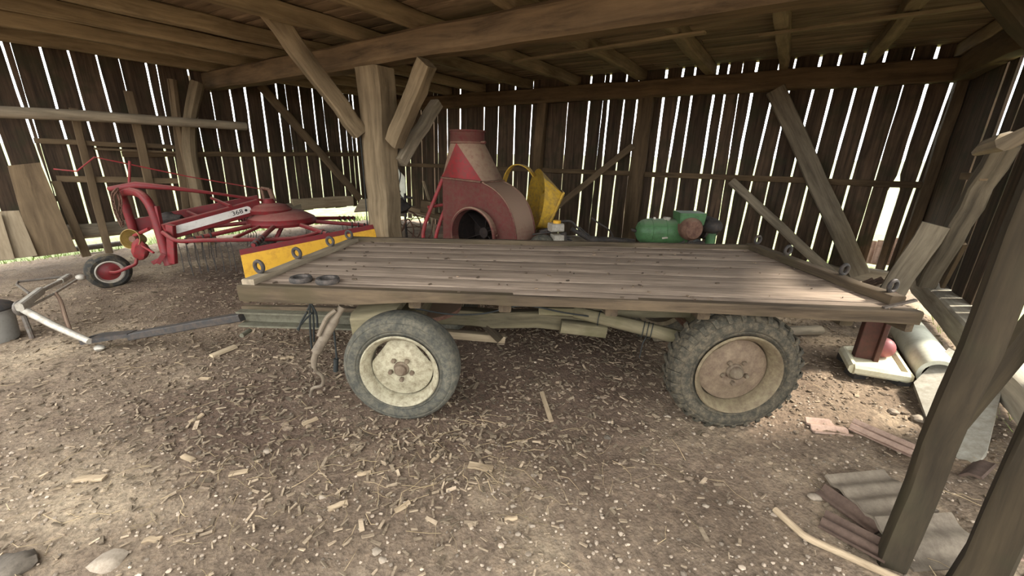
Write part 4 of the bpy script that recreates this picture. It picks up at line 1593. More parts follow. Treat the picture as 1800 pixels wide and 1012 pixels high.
# ================================================================== green stationary engine
YG = 5.0
eng = thing('green_engine', 'green stationary engine with a box on top of its rounded tank', 'engine', (2.05, 5.15, 0))
mb = MB()
ea, eb = at(1118, 406, YG + .1), at(1232, 404, YG + .1)
eax = unit(A3((eb[0] - ea[0], 0, 0)))
Lg = np.linalg.norm(eb - ea)
rg = .165
prof = [(0, 0), (.07, .006), (.115, .03), (.145, .07), (.16, .12), (rg, .17), (rg, Lg * .72), (.15, Lg * .76)]
mb.lathe(prof, ea, eax, 40, fn=lambda i, j, r: r)
tank = mb.build('tank', M_GREEN, eng)
mb = MB()
for x in (.175, .35):
    mb.lathe([(rg * 1.0, -.008), (rg * 1.03, -.006), (rg * 1.03, .006), (rg * 1.0, .008)], ea + eax * x, eax, 40)
mb.tube([ea + eax * .04 - A3((0, rg * .9, 0)), ea + eax * .35 - A3((0, rg * 1.0, 0))], .007, 6)
mb.build('tank_strap', M_GREEN, tank)
mb = MB()
mb.lathe([(0, .04), (.045, .04), (.05, .03), (.04, .0), (.04, -.02)], at(1172, 387, YG + .08), Z, 20)
mb.lathe([(0, .04), (.015, .04), (.02, 0), (.02, -.02)], at(1150, 387, YG + .08), Z, 12)
mb.build('filler_cap', M_ALU, tank)
mb = MB()
mb.tube([ea - eax * .0, ea - eax * .05 + Z * .015, ea - eax * .06 + Z * .03], [.02, .02, .014], 8)
mb.build('crank_stub', M_DKGREY, tank)
mb = MB()
bc = at(1211, 383, YG + .05)
mb.timber(bc - Z * .07, bc + Z * .075, .30, .25, up=(0, 1, 0), seg=1, jit=0, ch=.05, taper=1.08)
mb.build('air_box', M_GREEN, eng, label='green box with a pale dusty lid')
mb = MB()
bcf = at(1216, 403, YG - .12)
mb.lathe([(.0, .06), (.05, .07), (.105, .06), (.135, .02), (.14, -.03), (.13, -.12)], bcf, (.15, -1, 0), 36)
mb.build('flywheel_cover', M_RUST, eng)
mb = MB()
mb.lathe([(0, 0), (.14, .0), (.15, .06), (.12, .16), (.0, .16)], at(1234, 400, YG + .1), eax, 28)
mb.lathe([(0, .13), (.05, .14), (.085, .10), (.09, 0), (.07, -.06)], at(1247, 398, YG), unit((.6, -.75, .1)), 24)
mb.build('exhaust_pot', M_DKGREY, eng)
mb = MB()
p = at(1250, 409, YG)
mb.tube([p, A3((p[0] + .01, p[1], at(1251, 433, YG)[2] - .02))], .06, 14)
mb.build('filter_can', M_GREEN, eng)
mb = MB()
q0 = at(1160, 421, YG + .1)
mb.box(at(1190, 428, YG + .1), .62, .22, .09, ch=.08)
mb.tube(bez([at(1180, 431, YG - .1), at(1195, 428, YG - .12), at(1203, 424, YG - .1)]), .014, 8)
mb.tube(bez([at(1208, 434, YG - .1), at(1212, 424, YG - .12), at(1218, 423, YG - .1)]), .012, 8)
mb.build('engine_block', M_DKGREY, eng)
for sx in (1150, 1215):
    for dy in (0, .22):
        p = at(sx, 430, YG + dy)
        mb = MB()
        mb.timber(A3((p[0], p[1], 0.0)), A3((p[0], p[1], at(1190, 428, YG)[2])), .06, .06, jit=0)
        mb.build('leg', M_DKGREY, eng)
mb = MB()
pl = at(1143 + 15, 419, YG - .06)
mb.slab((at(1164, 417, YG - .065), at(1174, 416, YG - .065), at(1174, 419, YG - .065), at(1164, 420, YG - .065)), .004)
mb.build('type_plate', M_ALU, tank)

# ================================================================== old implement behind the post
imp = thing('rusty_hay_rake', 'rusty spoked implement half hidden behind the middle post', 'rake', (-1.9, 7.2, 0))
YI = 7.0
wc2 = at(712, 400, YI)
mb = MB()
mb.ring(wc2, (.6, -.8, 0), .30, .012, 32, 6)
for k in range(8):
    q = 2 * math.pi * k / 8
    e_ = A3((.8, .6, 0))
    mb.tube([wc2, wc2 + (e_ * math.cos(q) + Z * math.sin(q)) * .3], .007, 5)
mb.build('wheel', M_RUST, imp)
mb = MB()
mb.tube(bez([at(695, 425, YI - .1), at(706, 405, YI - .1), at(717, 385, YI - .1), at(727, 405, YI - .1), at(722, 430, YI - .1)]), .014, 7)
mb.tube(bez([at(745, 425, YI + .1), at(757, 412, YI + .1), at(762, 385, YI + .1)]), .012, 7)
mb.tube([at(700, 388, YI), at(745, 382, YI)], .008, 6)
mb.tube([at(722, 392, YI), at(742, 402, YI)], .008, 6)
mb.build('tine', M_RUST, imp)
mb = MB()
mb.blob(at(705, 362, YI), .16, .13, .12, .5, 2, seed=5)
mb.tube([at(712, 340, YI), at(713, 380, YI)], .022, 8)
mb.tube([at(713, 345, YI), at(725, 348, YI)], .02, 8)
mb.tube([at(712, 375, YI), A3((at(712, 375, YI)[0], YI, 0))], .02, 8)
mb.build('gearbox', M_DKGREY, imp)
mb = MB()
mb.tube(bez([at(704, 338, YI - .1), at(699, 325, YI - .1), at(697, 305, YI - .1), at(692, 296, YI - .1), at(697, 292, YI - .1), at(704, 305, YI - .1), at(701, 330, YI - .1), at(707, 347, YI - .1), at(722, 347, YI - .1)]), .010, 7)
mb.build('lever', M_DKGREY, imp)
mb = MB()
sp = [at(696, 293, YI + .1), at(712, 312, YI + .1), at(714, 350, YI + .1), at(701, 353, YI + .1), at(698, 320, YI + .1)]
mb.prism(sp, A3((0, .03, 0)))
mb.build('seat_shell', M_WHITE, imp)
# timber bar and grey box standing there
mb = MB()
mb.timber(at(722, 367, YI + .8), at(790, 384, YI + .5), .12, .1, jit=.006)
tag(mb.build('timber_bar', M_LEAN), 'dusty timber bar lying low behind the red tube stand', 'timber')
mb = MB()
mb.timber(at(741, 362, YI + .4), at(766, 366, YI + .4), .16, .22, jit=.003)
tag(mb.build('wooden_block', M_LEAN), 'small grey wooden block on the timber bar behind the red tube stand', 'block')
for pts, lab in (([(744, 318), (754, 352)], 'pale lath leaning in the back corner beside the red tube stand'),):
    mb = MB()
    mb.timber(at(*pts[0], 8.0), at(*pts[1], 7.9), .05, .02, jit=.001)
    a_ = at(*pts[1], 7.9)
    mb.timber(a_, A3((a_[0] + .12, 7.8, -.05)), .05, .02, jit=.001)
    tag(mb.build('lath', M_PALE), lab, 'lath')
mb = MB()
c = at(641, 361, 8.6)
q_ = [at(633, 350, 8.8), at(646, 349, 8.8), at(652, 370, 8.6), at(622, 372, 8.6)]
mb.slab((q_[0], q_[1], q_[2], q_[3]), .03)
tag(mb.build('board_offcut', M_PALE), 'pale board offcut propped on the corner sill left of the middle post', 'board')

# ================================================================== left side: rack, leaning boards
PK = K + NL * .28
rack = thing('wooden_rack', 'wooden slatted rack standing against the left wall behind the tedder', 'rack', W(200, 400, PK, NL) * [1, 1, 0])
for (x0, y0, x1, y1, hh) in ((60, 247, 306, 258, .07), (100, 314, 312, 318, .09), (165, 262, 312, 268, .03), (30, 346, 110, 350, .08)):
    mb = MB()
    mb.timber(W(x0, y0, PK, NL), W(x1, y1, PK, NL), .05, hh, jit=.003)
    mb.build('rail', M_LEAN, rack)
for (x0, y0, x1, y1, w_) in ((226, 160, 271, 362, .11), (301, 140, 326, 362, .10), (98, 318, 152, 447, .10), (128, 190, 178, 392, .09)):
    a, b = W(x0, y0, PK + NL * .04, NL), W(x1, y1, PK + NL * .04, NL)
    b = b + (b - a) * max(0, (b[2] - .05) / (a[2] - b[2]))
    mb = MB()
    mb.timber(b, a, w_, .04, up=NL, jit=.004)
    mb.build('upright', M_LEAN, rack)

PB1 = K + NL * .55
for quad, lab, m_ in ((((58, 452), (136, 442), (76, 286), (18, 292)), 'wide brown plank leaning on the left wall, nearest the tedder wheel', M_LEAN),
                      (((14, 455), (66, 449), (38, 372), (-6, 374)), 'short pale plank leaning at the left wall, between the two other leaning planks', M_PALE),
                      (((-60, 463), (26, 455), (6, 378), (-70, 384)), 'pale plank leaning at the left wall, cut off by the frame edge', M_PALE)):
    p = [W(*q, PB1, NL) for q in quad]
    p[2], p[3] = p[2] - NL * .2, p[3] - NL * .2
    zz = min(p[0][2], p[1][2])
    mb = MB()
    mb.slab((p[0], p[3], p[2], p[1]), .03, seg=5)
    tag(mb.build('leaning_plank', m_), lab, 'plank', 'planks leaning on the left wall')
    PB1 = PB1 + NL * .07
mb = MB()
a_, b_ = G(128, 438, .1), G(232, 425, .1)
mb.tube([a_, b_], .045, 10)
tag(mb.build('steel_pipe', M_IRON), 'grey steel pipe lying along the left wall behind the tedder wheel', 'pipe')

# ================================================================== iron drawbar frame and bucket, left edge
fr = thing('tow_frame', 'pale iron tow frame with a long handle resting on the wagon tow eye', 'frame', G(60, 590, 0))
J = G(36, 541, .30)
mb = MB()
mb.tube([J, G(95, 572, .20), G(158, 600, .13)], [.03, .028, .024], 10)
mb.build('main_tube', M_ALU, fr)
mb = MB()
mb.timber(G(34, 540, .33), G(72, 511, .36), .05, .07, jit=0, ch=.2)
mb.timber(G(72, 511, .36), G(108, 493, .34), .03, .035, jit=0, ch=.2)
mb.timber(G(106, 494, .34), G(121, 485, .34), .05, .05, jit=0, ch=.2)
mb.build('handle', M_ALU, fr)
mb = MB()
mb.tube([G(48, 541, .30), G(95, 516, .28), G(134, 492, .22)], .012, 8)
mb.blob(G(142, 487, .22), .05, .04, .035, .1, 2)
mb.build('push_rod', M_ALU, fr)
mb = MB()
mb.tube(bez([G(98, 515, .28), G(107, 530, .24), G(116, 560, .18), G(125, 585, .15)]), .014, 8)
mb.build('stay', M_RUST, fr)
mb = MB()
mb.tube([G(52, 516, .34), G(30, 500, .32), G(32, 495, .32), G(115, 486, .30)], .012, 8)
mb.build('wire_bail', M_IRON, fr)
mb = MB()
mb.ring(J - Z * .0, (1, .3, 0), .05, .02, 18, 8)
mb.tube([J, J - Z * .12, A3((J[0], J[1], 0.0))], .018, 8)
mb.build('joint', M_IRON, fr)

bk = thing('bucket', 'grey plastic bucket with a dark domed lid at the left edge', 'bucket', G(-8, 598, 0))
bc_ = G(-8, 598, 0)
mb = MB()
mb.lathe([(0, 0), (.145, 0), (.15, .012), (.172, .27), (.182, .275), (.182, .295), (.168, .295), (.165, .27), (.14, .02), (0, .02)], bc_, Z, 40)
mb.build('pail', M_BUCKET, bk)
mb = MB()
mb.lathe([(.186, .285), (.19, .30), (.17, .325), (.10, .36), (0, .375)], bc_, Z, 40)
mb.build('lid', M_DKGREY, bk)

# ================================================================== right side
tray = thing('cream_tray', 'square cream plastic tray on the earth under the red stand', 'tray', G(1540, 640, 0))
tq = [G(1484, 610, .12), G(1566, 606, .12), G(1600, 657, .12), G(1502, 641, .12)]
ctr = sum(tq) / 4
mb = MB()
nq = 4
inner = [ctr + (p - ctr) * .88 for p in tq]
mb.slab((tq[0] - Z * .04, tq[1] - Z * .04, tq[2] - Z * .04, tq[3] - Z * .04), .02, normal=Z)
mb.build('tray_floor', M_CREAM, tray)
mb = MB()
for i in range(4):
    mb.timber(tq[i] - Z * .035, tq[(i + 1) % 4] - Z * .035, .06, .08, jit=0, ch=.35, seg=2)
mb.build('tray_rim', M_CREAM, tray)
mb = MB()
for i in range(4):
    p = ctr + (tq[i] - ctr) * .8
    mb = MB()
    mb.box(A3((p[0], p[1], .03)), .1, .1, .06)
    mb.build('foot', M_DKGREY, tray)
mb = MB()
b0_ = G(1517, 627, .10)
fx, fy = unit(A3((.93, -.36, 0))), unit(A3((-.36, -.93, 0)))
mb.timber(b0_ - fx * .01, b0_ - fx * .005 + Z * .58, .12, .07, up=fy, seg=3, jit=0, ch=.06)
mb.timber(b0_ + fx * .062 + fy * .02, b0_ + fx * .066 + fy * .02 + Z * .58, .035, .10, up=fy, seg=3, jit=0, ch=.1)
tag(mb.build('red_stand', M_STAND), 'rusty red channel iron stand upright in the cream tray', 'stand')
mb = MB()
bcx = G(1546, 627, .10)
mb.blob(bcx + A3((.02, .02, .082)), .085, .085, .085, .03, 3)
tag(mb.build('ball', M_BALL), 'faded red ball in the cream tray beside the red stand', 'ball')

# thick white roll by the right sill
mb = MB()
ra, rb = G(1592, 575, .12), G(1652, 662, .12)
mb.lathe([(.0, 0), (.09, 0), (.11, .0), (.125, .03), (.13, .5), (.13, np.linalg.norm(rb - ra)), (.1, np.linalg.norm(rb - ra))], ra, rb - ra, 28)
tag(mb.build('white_roll', M_WHITE), 'smooth white roll lying along the foot of the right wall', 'roll')

# concrete slab leaning at the right
def on3(px_, P, n):
    return W(px_[0], px_[1], P, n)


s0, s1, s2 = G(1606, 672, .10), G(1641, 766, .0), G(1668, 611, .26)
ns_ = unit(np.cross(s1 - s0, s2 - s0))
if ns_[2] < 0:
    ns_ = -ns_
q_ = [on3(p, s0, ns_) for p in ((1606, 672), (1668, 611), (1694, 626), (1760, 690), (1735, 790), (1690, 862), (1641, 766))]
mb = MB()
mb.prism(q_, -ns_ * .05)
tag(mb.build('concrete_slab', M_CONC), 'flat grey concrete slab propped behind the front posts on the right', 'slab')

# front right posts
mb = MB()
a_ = G(1566, 985, 0.0)
tp = a_ + (unit(at(1793, 490, 1.29) - a_)) * 2.9
vx = unit(A3((.87, -.5, 0)))
dirp = Z + A3((.0, .02, 0))
mb.timber(a_ - Z * .03, a_ + A3((.02, .06, 2.93)),   .095, .085, up=A3((-.6, -.8, 0)), seg=14, jit=.003, ch=.12, tone=.82)
tag(mb.build('front_post', M_DARKPOST), 'dark upright timber at the lower right, the one nearer the wagon', 'post')
mb = MB()
b_ = G(1700, 1040, 0.0)
mb.timber(b_ - Z * .03, b_ + A3((.03, .04, 2.93)), .12, .11, up=A3((-.75, -.66, 0)), seg=14, jit=.003, ch=.08, tone=.85)
tag(mb.build('front_post', M_DARKPOST), 'dark upright timber at the lower right edge of the barn opening', 'post')
# rough board crossing behind the posts
mb = MB()
a_, b_ = at(1622, 822, 1.75), at(1840, 560, 1.95)
mb.slab((a_ + A3((-.03, 0, .05)), b_ + A3((-.05, 0, .10)), b_ + A3((.10, .04, -.12)), a_ + A3((.10, .04, -.10))), .035, seg=8)
tag(mb.build('rough_board', M_DARKPOST), 'rough slanting board nailed across behind the two dark front posts', 'board')

# timbers leaning in the right corner
PRW = KR - NL * .35


def RW(x, y, off=0.0):
    return W(x, y, PRW - NL * off, NL)


mb = MB()
mb.timber(RW(1625, 498, -.03), RW(1768, 252, -.03), .15, .14, up=Z, jit=.005, seg=8, tone=.62)
tag(mb.build('leaning_beam', M_GREY), 'long straight beam leaning in the right corner above the sill end', 'beam')
mb = MB()
mb.timber(G(1556, 533, .0) * 0 + RW(1556, 530, .30), RW(1646, 395, .14), .2, .05, up=(-.6, -.8, .3), jit=.004, seg=6, tone=.8)
tag(mb.build('leaning_board', M_GREY), 'grey board with a rounded tip leaning in the right corner by the wagon end', 'board')
mb = MB()
pts = [RW(1716, 268, .3), RW(1735, 258, .3), RW(1770, 248, .28), RW(1830, 228, .2), RW(1960, 190, -.30)]
mb.tube(pts, [.025, .05, .06, .065, .07], 8)
tag(mb.build('broken_beam', M_GREY), 'splintered broken beam end jutting in from the upper right', 'beam')
mb = MB()
mb.timber(RW(1692, 310), RW(1730, 312), .05, .06, jit=.003)
tag(mb.build('peg', M_LEAN), 'short wooden peg sticking out near the dark leaning beam', 'peg')
mb = MB()
mb.timber(RW(1655, 500, -.2), RW(1694, 425, -.2), .16, .03, up=NL, jit=.003)
tag(mb.build('board_offcut', M_LEAN), 'short broken board standing on the right sill behind the leaning beam', 'board')


# ---- roof tiles
def tile(name, c, ex, ey, Lx, Ly, m_, lab, waves=3, amp=.016, thick=.014, cut=None, group='old roof tiles'):
    """ribbed tile: ex along the ribs, ey across"""
    c, ex = A3(c), unit(ex)
    nz = unit(np.cross(ex, ey))
    ey = unit(np.cross(nz, ex))
    nx_, ny_ = 8, waves * 8
    vs, fs = [], []
    for lay in (0, 1):
        for i in range(nx_ + 1):
            for j in range(ny_ + 1):
                a_, b_ = i / nx_ - .5, j / ny_ - .5
                if cut:
                    a_ = max(-.5, min(.5 - cut * max(0, b_ + .1) + .05 * noise.noise(Vector((b_ * 9, 2, 0))), a_))
                h = amp * math.cos(2 * math.pi * waves * (b_ + .5)) - lay * thick
                vs.append(c + ex * a_ * Lx + ey * b_ * Ly + nz * h)
    o_ = (nx_ + 1) * (ny_ + 1)
    w_ = ny_ + 1
    for i in range(nx_):
        for j in range(ny_):
            fs.append([i * w_ + j, i * w_ + j + 1, (i + 1) * w_ + j + 1, (i + 1) * w_ + j])
            fs.append([o_ + (i + 1) * w_ + j, o_ + (i + 1) * w_ + j + 1, o_ + i * w_ + j + 1, o_ + i * w_ + j])
    for i in range(nx_):
        for j in (0, ny_):
            fs.append([i * w_ + j, (i + 1) * w_ + j, o_ + (i + 1) * w_ + j, o_ + i * w_ + j])
    for j in range(ny_):
        for i in (0, nx_):
            fs.append([i * w_ + j, i * w_ + j + 1, o_ + i * w_ + j + 1, o_ + i * w_ + j])
    mb = MB()
    mb.add(vs, fs)
    return tag(mb.build(name, m_, smooth=50), lab, 'roof tile', group)


g1 = G(1545, 866, .05)
tile('roof_tile', g1, G(1600, 862, .05) - G(1500, 872, .05), G(1545, 840, .05) - G(1545, 890, .05), .36, .27, M_TILEG, 'weathered grey ribbed tile on the tile heap, largest and lying on top', 3, .008)
tile('roof_tile', G(1640, 950, .03), G(1720, 945, .03) - G(1560, 955, .03), G(1640, 920, .05) - G(1640, 990, .0), .40, .22, M_TILEG, 'grey ribbed tile at the front of the heap, partly behind the dark posts', 2, .008)
tile('roof_tile', G(1500, 940, .015), G(1545, 965, .02) - G(1450, 915, .01), G(1510, 925, .03) - G(1485, 955, .01), .24, .12, M_TILED, 'dark earthy tile piece between the tile heap and the long stick', 2, .008)
tile('roof_tile', G(1490, 893, .02), G(1530, 918, .03) - G(1450, 862, .03), G(1500, 880, .04) - G(1470, 900, .0), .26, .08, M_TILED, 'narrow dark tile edge under the grey ribbed tile', 1, .008)
tile('roof_tile', G(1456, 750, .02), G(1496, 752, .02) - G(1425, 745, .02), G(1460, 738, .03) - G(1450, 765, .01), .22, .13, M_TILER, 'pinkish broken tile lying right of the lugged wheel', 2, .010, cut=.6)
tile('roof_tile', G(1548, 768, .03), G(1590, 785, .03) - G(1510, 750, .04), G(1556, 762, .05) - G(1540, 776, .01), .30, .09, M_TILER, 'broken tile strip with notched edge, beside the pinkish broken tile', 2, .010)
tile('roof_tile', G(1745, 962, .02), G(1790, 968, .02) - G(1700, 955, .02), G(1748, 948, .03) - G(1740, 975, .01), .20, .08, M_TILER, 'pink tile fragment in the light behind the outer front post', 2, .008)
tile('roof_tile', G(1718, 826, .03), G(1745, 800, .03) - G(1690, 850, .03), G(1725, 835, .05) - G(1705, 820, .01), .22, .09, M_TILED, 'brown tile shard on the rubble between the front posts', 1, .008)
for k, (x, y, Y, m_, lab) in enumerate(((1560, 447, 5.9, M_TILER, 'front red roof tile of the small stack under the wide wall gap'),
                                        (1575, 442, 6.0, M_TILER, 'middle red roof tile of the small stack under the wide wall gap'),
                                        (1548, 450, 6.05, M_TILER, 'rear red roof tile of the small stack under the wide wall gap'))):
    c = W(x, y, K, NB) - NB * (.12 + .06 * k)
    tile('roof_tile', c, Z + NB * -.25 + U * .05, U, .36, .26, m_, lab, 2, .016, group='stacked red roof tiles')
for (x, y, lab) in ((1536, 498, 'dark red tile leaning behind the wagon deck corner ring'), (1520, 500, 'small dark tile chip behind the wagon deck corner')):
    tile('roof_tile', G(x, y, .12), U * .7 + Z * .6, V + Z * .3, .22, .16, M_TILED, lab, 2, .01)

# ---- sticks, scraps and stones on the floor
def gp(x, y, h=0.0):
    p = G(x, y, 0.0)
    for _ in range(4):
        p = G(x, y, gz(p[0], p[1]) + h)
    return p


mb = MB()
mb.tube(bez([gp(1362, 895, .02), gp(1395, 925, .02), gp(1420, 945, .025), gp(1475, 970, .02), gp(1580, 1018, .02)]), .016, 9)
tag(mb.build('stick', M_SCRAP), 'long bent stick lying in front of the tile heap', 'stick')
mb = MB()
mb.timber(gp(952, 690, .01), gp(970, 740, .01), .028, .016, jit=.002)
tag(mb.build('stick', M_SCRAP), 'short split stick on the dirt between the two near wheels', 'stick')
mb = MB()
mb.timber(gp(371, 626, .015), gp(414, 608, .015), .05, .025, jit=.002, tone=1.2)
tag(mb.build('wood_offcut', M_PALE), 'pale wood offcut on the dirt below the tow pole', 'offcut')
mb = MB()
mb.blob(gp(175, 611, .03), .045, .035, .028, .2, 2, seed=4)
tag(mb.build('stone', M_ALU), 'white stone lying just below the tow eye', 'stone')
scr = [(640, 831, 20, 15), (708, 891, 24, 40), (765, 806, 18, 60), (845, 820, 40, -12), (594, 888, 26, 30), (898, 911, 20, 8), (330, 805, 22, -20), (420, 830, 22, 20), (268, 948, 20, 10),
       (345, 735, 18, 70), (545, 740, 22, 50), (160, 840, 30, 10), (505, 628, 18, 20), (360, 665, 16, -10)]
for i, (x, y, L_, a_) in enumerate(scr):
    c = gp(x, y, .008)
    ln = L_ / 700 * np.linalg.norm(c - EYE)
    q = math.radians(a_)
    dx = A3((math.cos(q), math.sin(q), 0)) * ln / 2
    mb = MB()
    mb.timber(c - dx, c + dx, ln * .3, .012, jit=.002, seg=3, tone=1.1)
    tag(mb.build('wood_chip', M_SCRAP), 'pale splinter of wood lying on the earth floor', 'wood chip', 'larger wood splinters on the floor')
stn = [(193, 992, 20, M_STONE), (26, 999, 24, M_DSTONE), (662, 970, 9, M_STONE), (673, 985, 9, M_STONE), (566, 874, 8, M_STONE), (927, 860, 6.5, M_STONE), (893, 851, 6, M_STONE), (902, 890, 5.5, M_STONE),
       (935, 925, 6, M_STONE), (911, 939, 6.5, M_STONE), (901, 987, 6, M_STONE), (1432, 876, 11, M_STONE), (1614, 738, 11, M_STONE), (1570, 725, 8, M_STONE), (987, 926, 5, M_STONE), (1068, 770, 8, M_DSTONE),
       (1173, 733, 7, M_STONE), (1362, 905, 6, M_STONE), (1090, 985, 5, M_STONE), (470, 795, 9, M_STONE), (328, 804, 6, M_STONE), (1240, 890, 6, M_STONE), (1010, 895, 5, M_STONE), (860, 1000, 5, M_STONE)]
slab_ = {0: 'large pale stone half sunk in the dirt near the lower left', 1: 'dark stone in the bottom left corner', 11: 'smooth oval stone left of the grey ribbed tile', 15: 'dark lump of earth on the floor between the wheels'}
for i, (x, y, r, m_) in enumerate(stn):
    c = gp(x, y, .0)
    rr_ = .75 * r / 700 * np.linalg.norm(c - EYE)
    mb = MB()
    mb.blob(c + Z * rr_ * .25, rr_ * RNG.uniform(.9, 1.2), rr_ * RNG.uniform(.7, .9), rr_ * .45, .5, 2, seed=i)
    o = mb.build('stone', m_)
    if i in slab_:
        tag(o, slab_[i], 'stone')
    else:
        tag(o, 'small pale stone lying on the bare trodden earth', 'stone', 'small stones on the earth floor')


# ---- litter nobody could count
def scatter(name, m_, n, gen, label, cat):
    vs, fs, tn = [], [], []
    for _ in range(n):
        r = gen()
        if r is None:
            continue
        v_, f_ = r
        o_ = len(vs)
        vs += v_
        kk = len(v_)
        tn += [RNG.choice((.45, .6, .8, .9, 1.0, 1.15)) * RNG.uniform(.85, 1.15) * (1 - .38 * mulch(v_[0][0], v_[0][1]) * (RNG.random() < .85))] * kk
        fs += [[o_ + i for i in f] for f in f_]
    mb = MB()
    mb.add(vs, fs)
    mb.t = tn
    mb.g = [A3(g) for g in np.array(mb.v) + np.repeat(np.random.default_rng(3).uniform(-9, 9, (len(mb.v) // kk + 1, 3)), kk, 0)[:len(mb.v)]]
    o = mb.build(name, m_, loc=(0, 0, 0), smooth=30)
    return tag(o, label, cat, kind='stuff')


BOXF = [[0, 1, 2, 3], [7, 6, 5, 4], [0, 4, 5, 1], [1, 5, 6, 2], [2, 6, 7, 3], [3, 7, 4, 0]]


def inside_barn(x, y, mrg=.05):
    p = A3((x, y, 0))
    return np.dot(p - K, NL) > mrg and np.dot(p - K, NB) > mrg and np.dot(p - KR, -NL) > mrg


def gen_chip():
    for _ in range(20):
        x, y = RNG.gauss(-.5, 2.2), RNG.uniform(1.1, 7.5)
        if not inside_barn(x, y):
            continue
        d = .5 + .5 * noise.noise(Vector((x * .8, y * .8, 9)))
        pr = d * (1.0 if y > 1.9 else max(0, (y - .8)) * .75) * (1.0 if x < 1 or y > 2.6 else .5)
        if x > 1.2 and y < 2.4:
            pr *= .35
        if RNG.random() < pr * 1.3:
            break
    else:
        return None
    ln = RNG.uniform(.016, .045) * (1.5 if RNG.random() < .12 else 1)
    wd, th = ln * RNG.uniform(.16, .42), RNG.uniform(.003, .008)
    q, ti = RNG.uniform(0, math.pi), RNG.uniform(-.35, .35)
    e1 = A3((math.cos(q) * math.cos(ti), math.sin(q) * math.cos(ti), math.sin(ti)))
    e2 = unit(np.cross(Z, e1))
    e2 = unit(e2 + Z * RNG.uniform(-.4, .4))
    e3 = np.cross(e1, e2)
    c = A3((x, y, gz(x, y) + .008 + abs(math.sin(ti)) * ln * .3))
    k = RNG.uniform(.5, 1)
    v_ = [c + e1 * a * ln / 2 + e2 * b * wd / 2 * (k if a > 0 else 1) + e3 * h * th / 2 for h in (-1, 1) for a, b in ((-1, -1), (1, -1), (1, 1), (-1, 1))]
    return v_, BOXF


def gen_straw():
    cl = RNG.random() < .55
    if cl:
        cx_, cy_ = RNG.choice([(-.9, 1.75), (-.35, 1.75), (.1, 1.9), (-1.3, 1.65), (-1.9, 1.6), (-.2, 2.0)])
        x, y = RNG.gauss(cx_, .4), RNG.gauss(cy_, .28)
    else:
        x, y = RNG.uniform(-4, 3), RNG.uniform(1.0, 6)
    if not inside_barn(x, y):
        return None
    ln = RNG.uniform(.05, .22)
    r = RNG.uniform(.0008, .0018)
    q = RNG.uniform(0, 2 * math.pi)
    b1, b2 = RNG.gauss(0, .35), RNG.gauss(0, .35)
    pts = [A3((x, y, 0))]
    for k in range(3):
        qq = q + (0, b1, b1 + b2)[k]
        pts.append(pts[-1] + A3((math.cos(qq), math.sin(qq), 0)) * ln / 3)
    v_, f_ = [], []
    for k, p in enumerate(pts):
        z = gz(p[0], p[1]) + .014 + .01 * math.sin(k * 2 + q)
        for a in (0, 2.1, 4.2):
            v_.append(A3((p[0] - math.sin(q) * math.cos(a) * r, p[1] + math.cos(q) * math.cos(a) * r, z + math.sin(a) * r)))
    for k in range(3):
        for j in range(3):
            f_.append([k * 3 + j, k * 3 + (j + 1) % 3, k * 3 + 3 + (j + 1) % 3, k * 3 + 3 + j])
    return v_, f_


_ico = bmesh.new()
bmesh.ops.create_icosphere(_ico, subdivisions=1, radius=1)
ICOV = [A3(v.co) for v in _ico.verts]
ICOF = [[v.index for v in f.verts] for f in _ico.faces]
_ico.free()


def gen_deck():
    s_, t_ = RNG.uniform(.03, .97), RNG.random() ** 1.2
    c = D(s_, t_, .006)
    ln = RNG.uniform(.008, .03)
    q = RNG.uniform(0, math.pi)
    e1, e2 = A3((math.cos(q), math.sin(q), 0)), A3((-math.sin(q), math.cos(q), 0))
    v_ = [c + e1 * a * ln / 2 + e2 * b_ * ln * .2 + Z * h * .003 for h in (-1, 1) for a, b_ in ((-1, -1), (1, -1), (1, 1), (-1, 1))]
    return v_, BOXF


def gen_pebble():
    x, y = RNG.uniform(-3.2, 3.4), .75 + abs(RNG.gauss(0, 1.1))
    if RNG.random() < .25:
        x, y = RNG.uniform(1.4, 4.2), RNG.uniform(1.6, 4.5)
    if not inside_barn(x, y):
        return None
    r = RNG.uniform(.003, .009) * (1.6 if RNG.random() < .06 else 1)
    s_ = (RNG.uniform(.8, 1.4), RNG.uniform(.8, 1.2), RNG.uniform(.5, .8))
    c = A3((x, y, gz(x, y) + r * .3 + .004))
    return [c + v * s_ * r * RNG.uniform(.85, 1.15) for v in ICOV], ICOF


def gen_clod():
    x, y = RNG.uniform(-6, 5), RNG.uniform(1.5, 9)
    if not inside_barn(x, y):
        return None
    r = RNG.uniform(.008, .022)
    s_ = (RNG.uniform(.8, 1.6), RNG.uniform(.8, 1.2), RNG.uniform(.4, .7))
    c = A3((x, y, gz(x, y) + r * .2))
    return [c + v * s_ * r * RNG.uniform(.8, 1.2) for v in ICOV], ICOF


scatter('wood_chips', M_CHIP, 15000, gen_chip, 'scattered bark and wood chips covering the earth floor', 'wood chips')
scatter('straw', M_STRAW, 420, gen_straw, 'loose straw strewn over the floor before the pale wheel', 'straw')
scatter('deck_litter', M_CHIPD, 130, gen_deck, 'dry leaf and bark crumbs lying on the wagon deck', 'litter')
scatter('gravel', M_PEB, 5200, gen_pebble, 'fine pale gravel trodden into the foreground earth', 'gravel')
scatter('clods', M_DIRT, 3500, gen_clod, 'crumbled lumps of brown earth across the floor', 'earth')


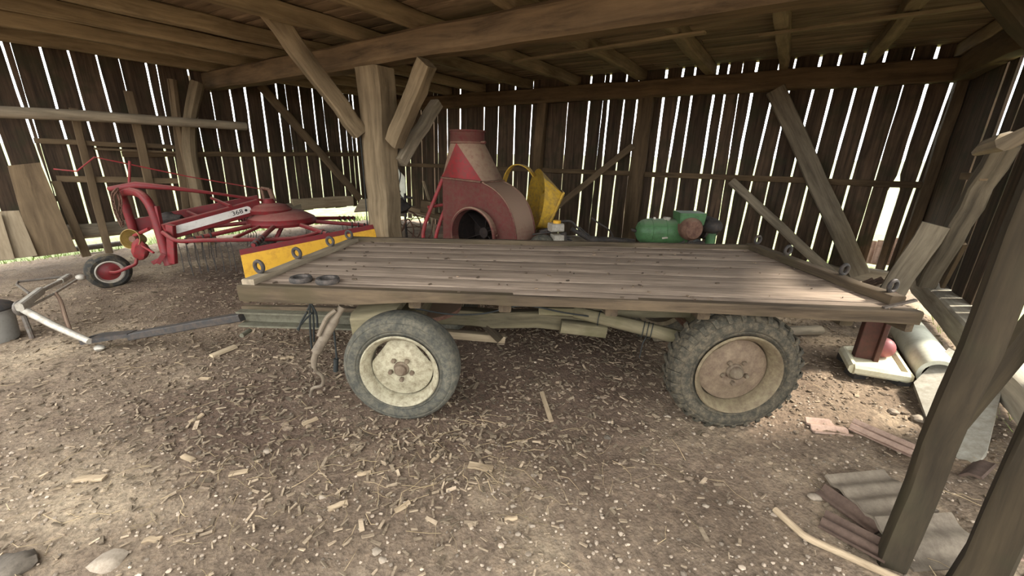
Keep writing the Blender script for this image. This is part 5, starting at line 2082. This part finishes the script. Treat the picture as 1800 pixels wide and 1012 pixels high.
def gen_blade():
    k = RNG.random()
    if k < .45:
        t = RNG.uniform(.5, 4.2)
        p = SILLR[0] + unit(SILLR[1] - SILLR[0]) * t - SILLR[2] * RNG.uniform(.15, 1.2) * (1)
        x, y = p[0], p[1]
    elif k < .65:
        p = K + U * RNG.uniform(9.0, 10.6) - NB * RNG.uniform(.05, .9)
        x, y = p[0], p[1]
    else:
        t = RNG.uniform(.4, 8)
        p = K - V * t - NL * RNG.uniform(.05, .9)
        x, y = p[0], p[1]
    q = RNG.uniform(0, 2 * math.pi)
    h = RNG.uniform(.08, .24)
    w_ = RNG.uniform(.004, .009)
    e1 = A3((math.cos(q), math.sin(q), 0))
    ln = A3((RNG.gauss(0, .3), RNG.gauss(0, .3), 0))
    z0 = -.40
    c = A3((x, y, z0))
    h += .3
    v_ = [c - e1 * w_, c + e1 * w_, c + e1 * w_ * .8 + ln * h * .35 + Z * h * .6, c - e1 * w_ * .8 + ln * h * .35 + Z * h * .6, c + ln * h + Z * h]
    return v_, [[0, 1, 2, 3], [3, 2, 4]]


scatter('grass', M_LEAF, 5000, gen_blade, 'tufts of bright grass growing along the foot of the walls', 'grass')

# ------------------------------------------------------------------ daylight
w = bpy.data.worlds.new('daylight')
SC.world = w
w.use_nodes = True
bg = w.node_tree.nodes['Background']
bg.inputs['Color'].default_value = (.93, .97, 1.0, 1)
bg.inputs['Strength'].default_value = 6.0
sun = bpy.data.lights.new('sun', 'SUN')
sun.energy = 13.0
sun.angle = math.radians(7)
sun.color = (1, .94, .84)
so = bpy.data.objects.new('sun', sun)
COL.objects.link(so)
az, el = math.radians(88), math.radians(42)      # azimuth measured from +Y towards +X
dvec = Vector((math.sin(az) * math.cos(el), math.cos(az) * math.cos(el), math.sin(el)))
so.rotation_euler = dvec.to_track_quat('Z', 'Y').to_euler()
so.location = dvec * 20

SC.view_settings.view_transform = 'Standard'
SC.view_settings.look = 'None'
SC.view_settings.gamma = 1
SC.view_settings.use_curve_mapping = False
SC.view_settings.exposure = 0.1
SC.cycles.use_denoising = True
SC.cycles.max_bounces = 8
SC.cycles.diffuse_bounces = 5
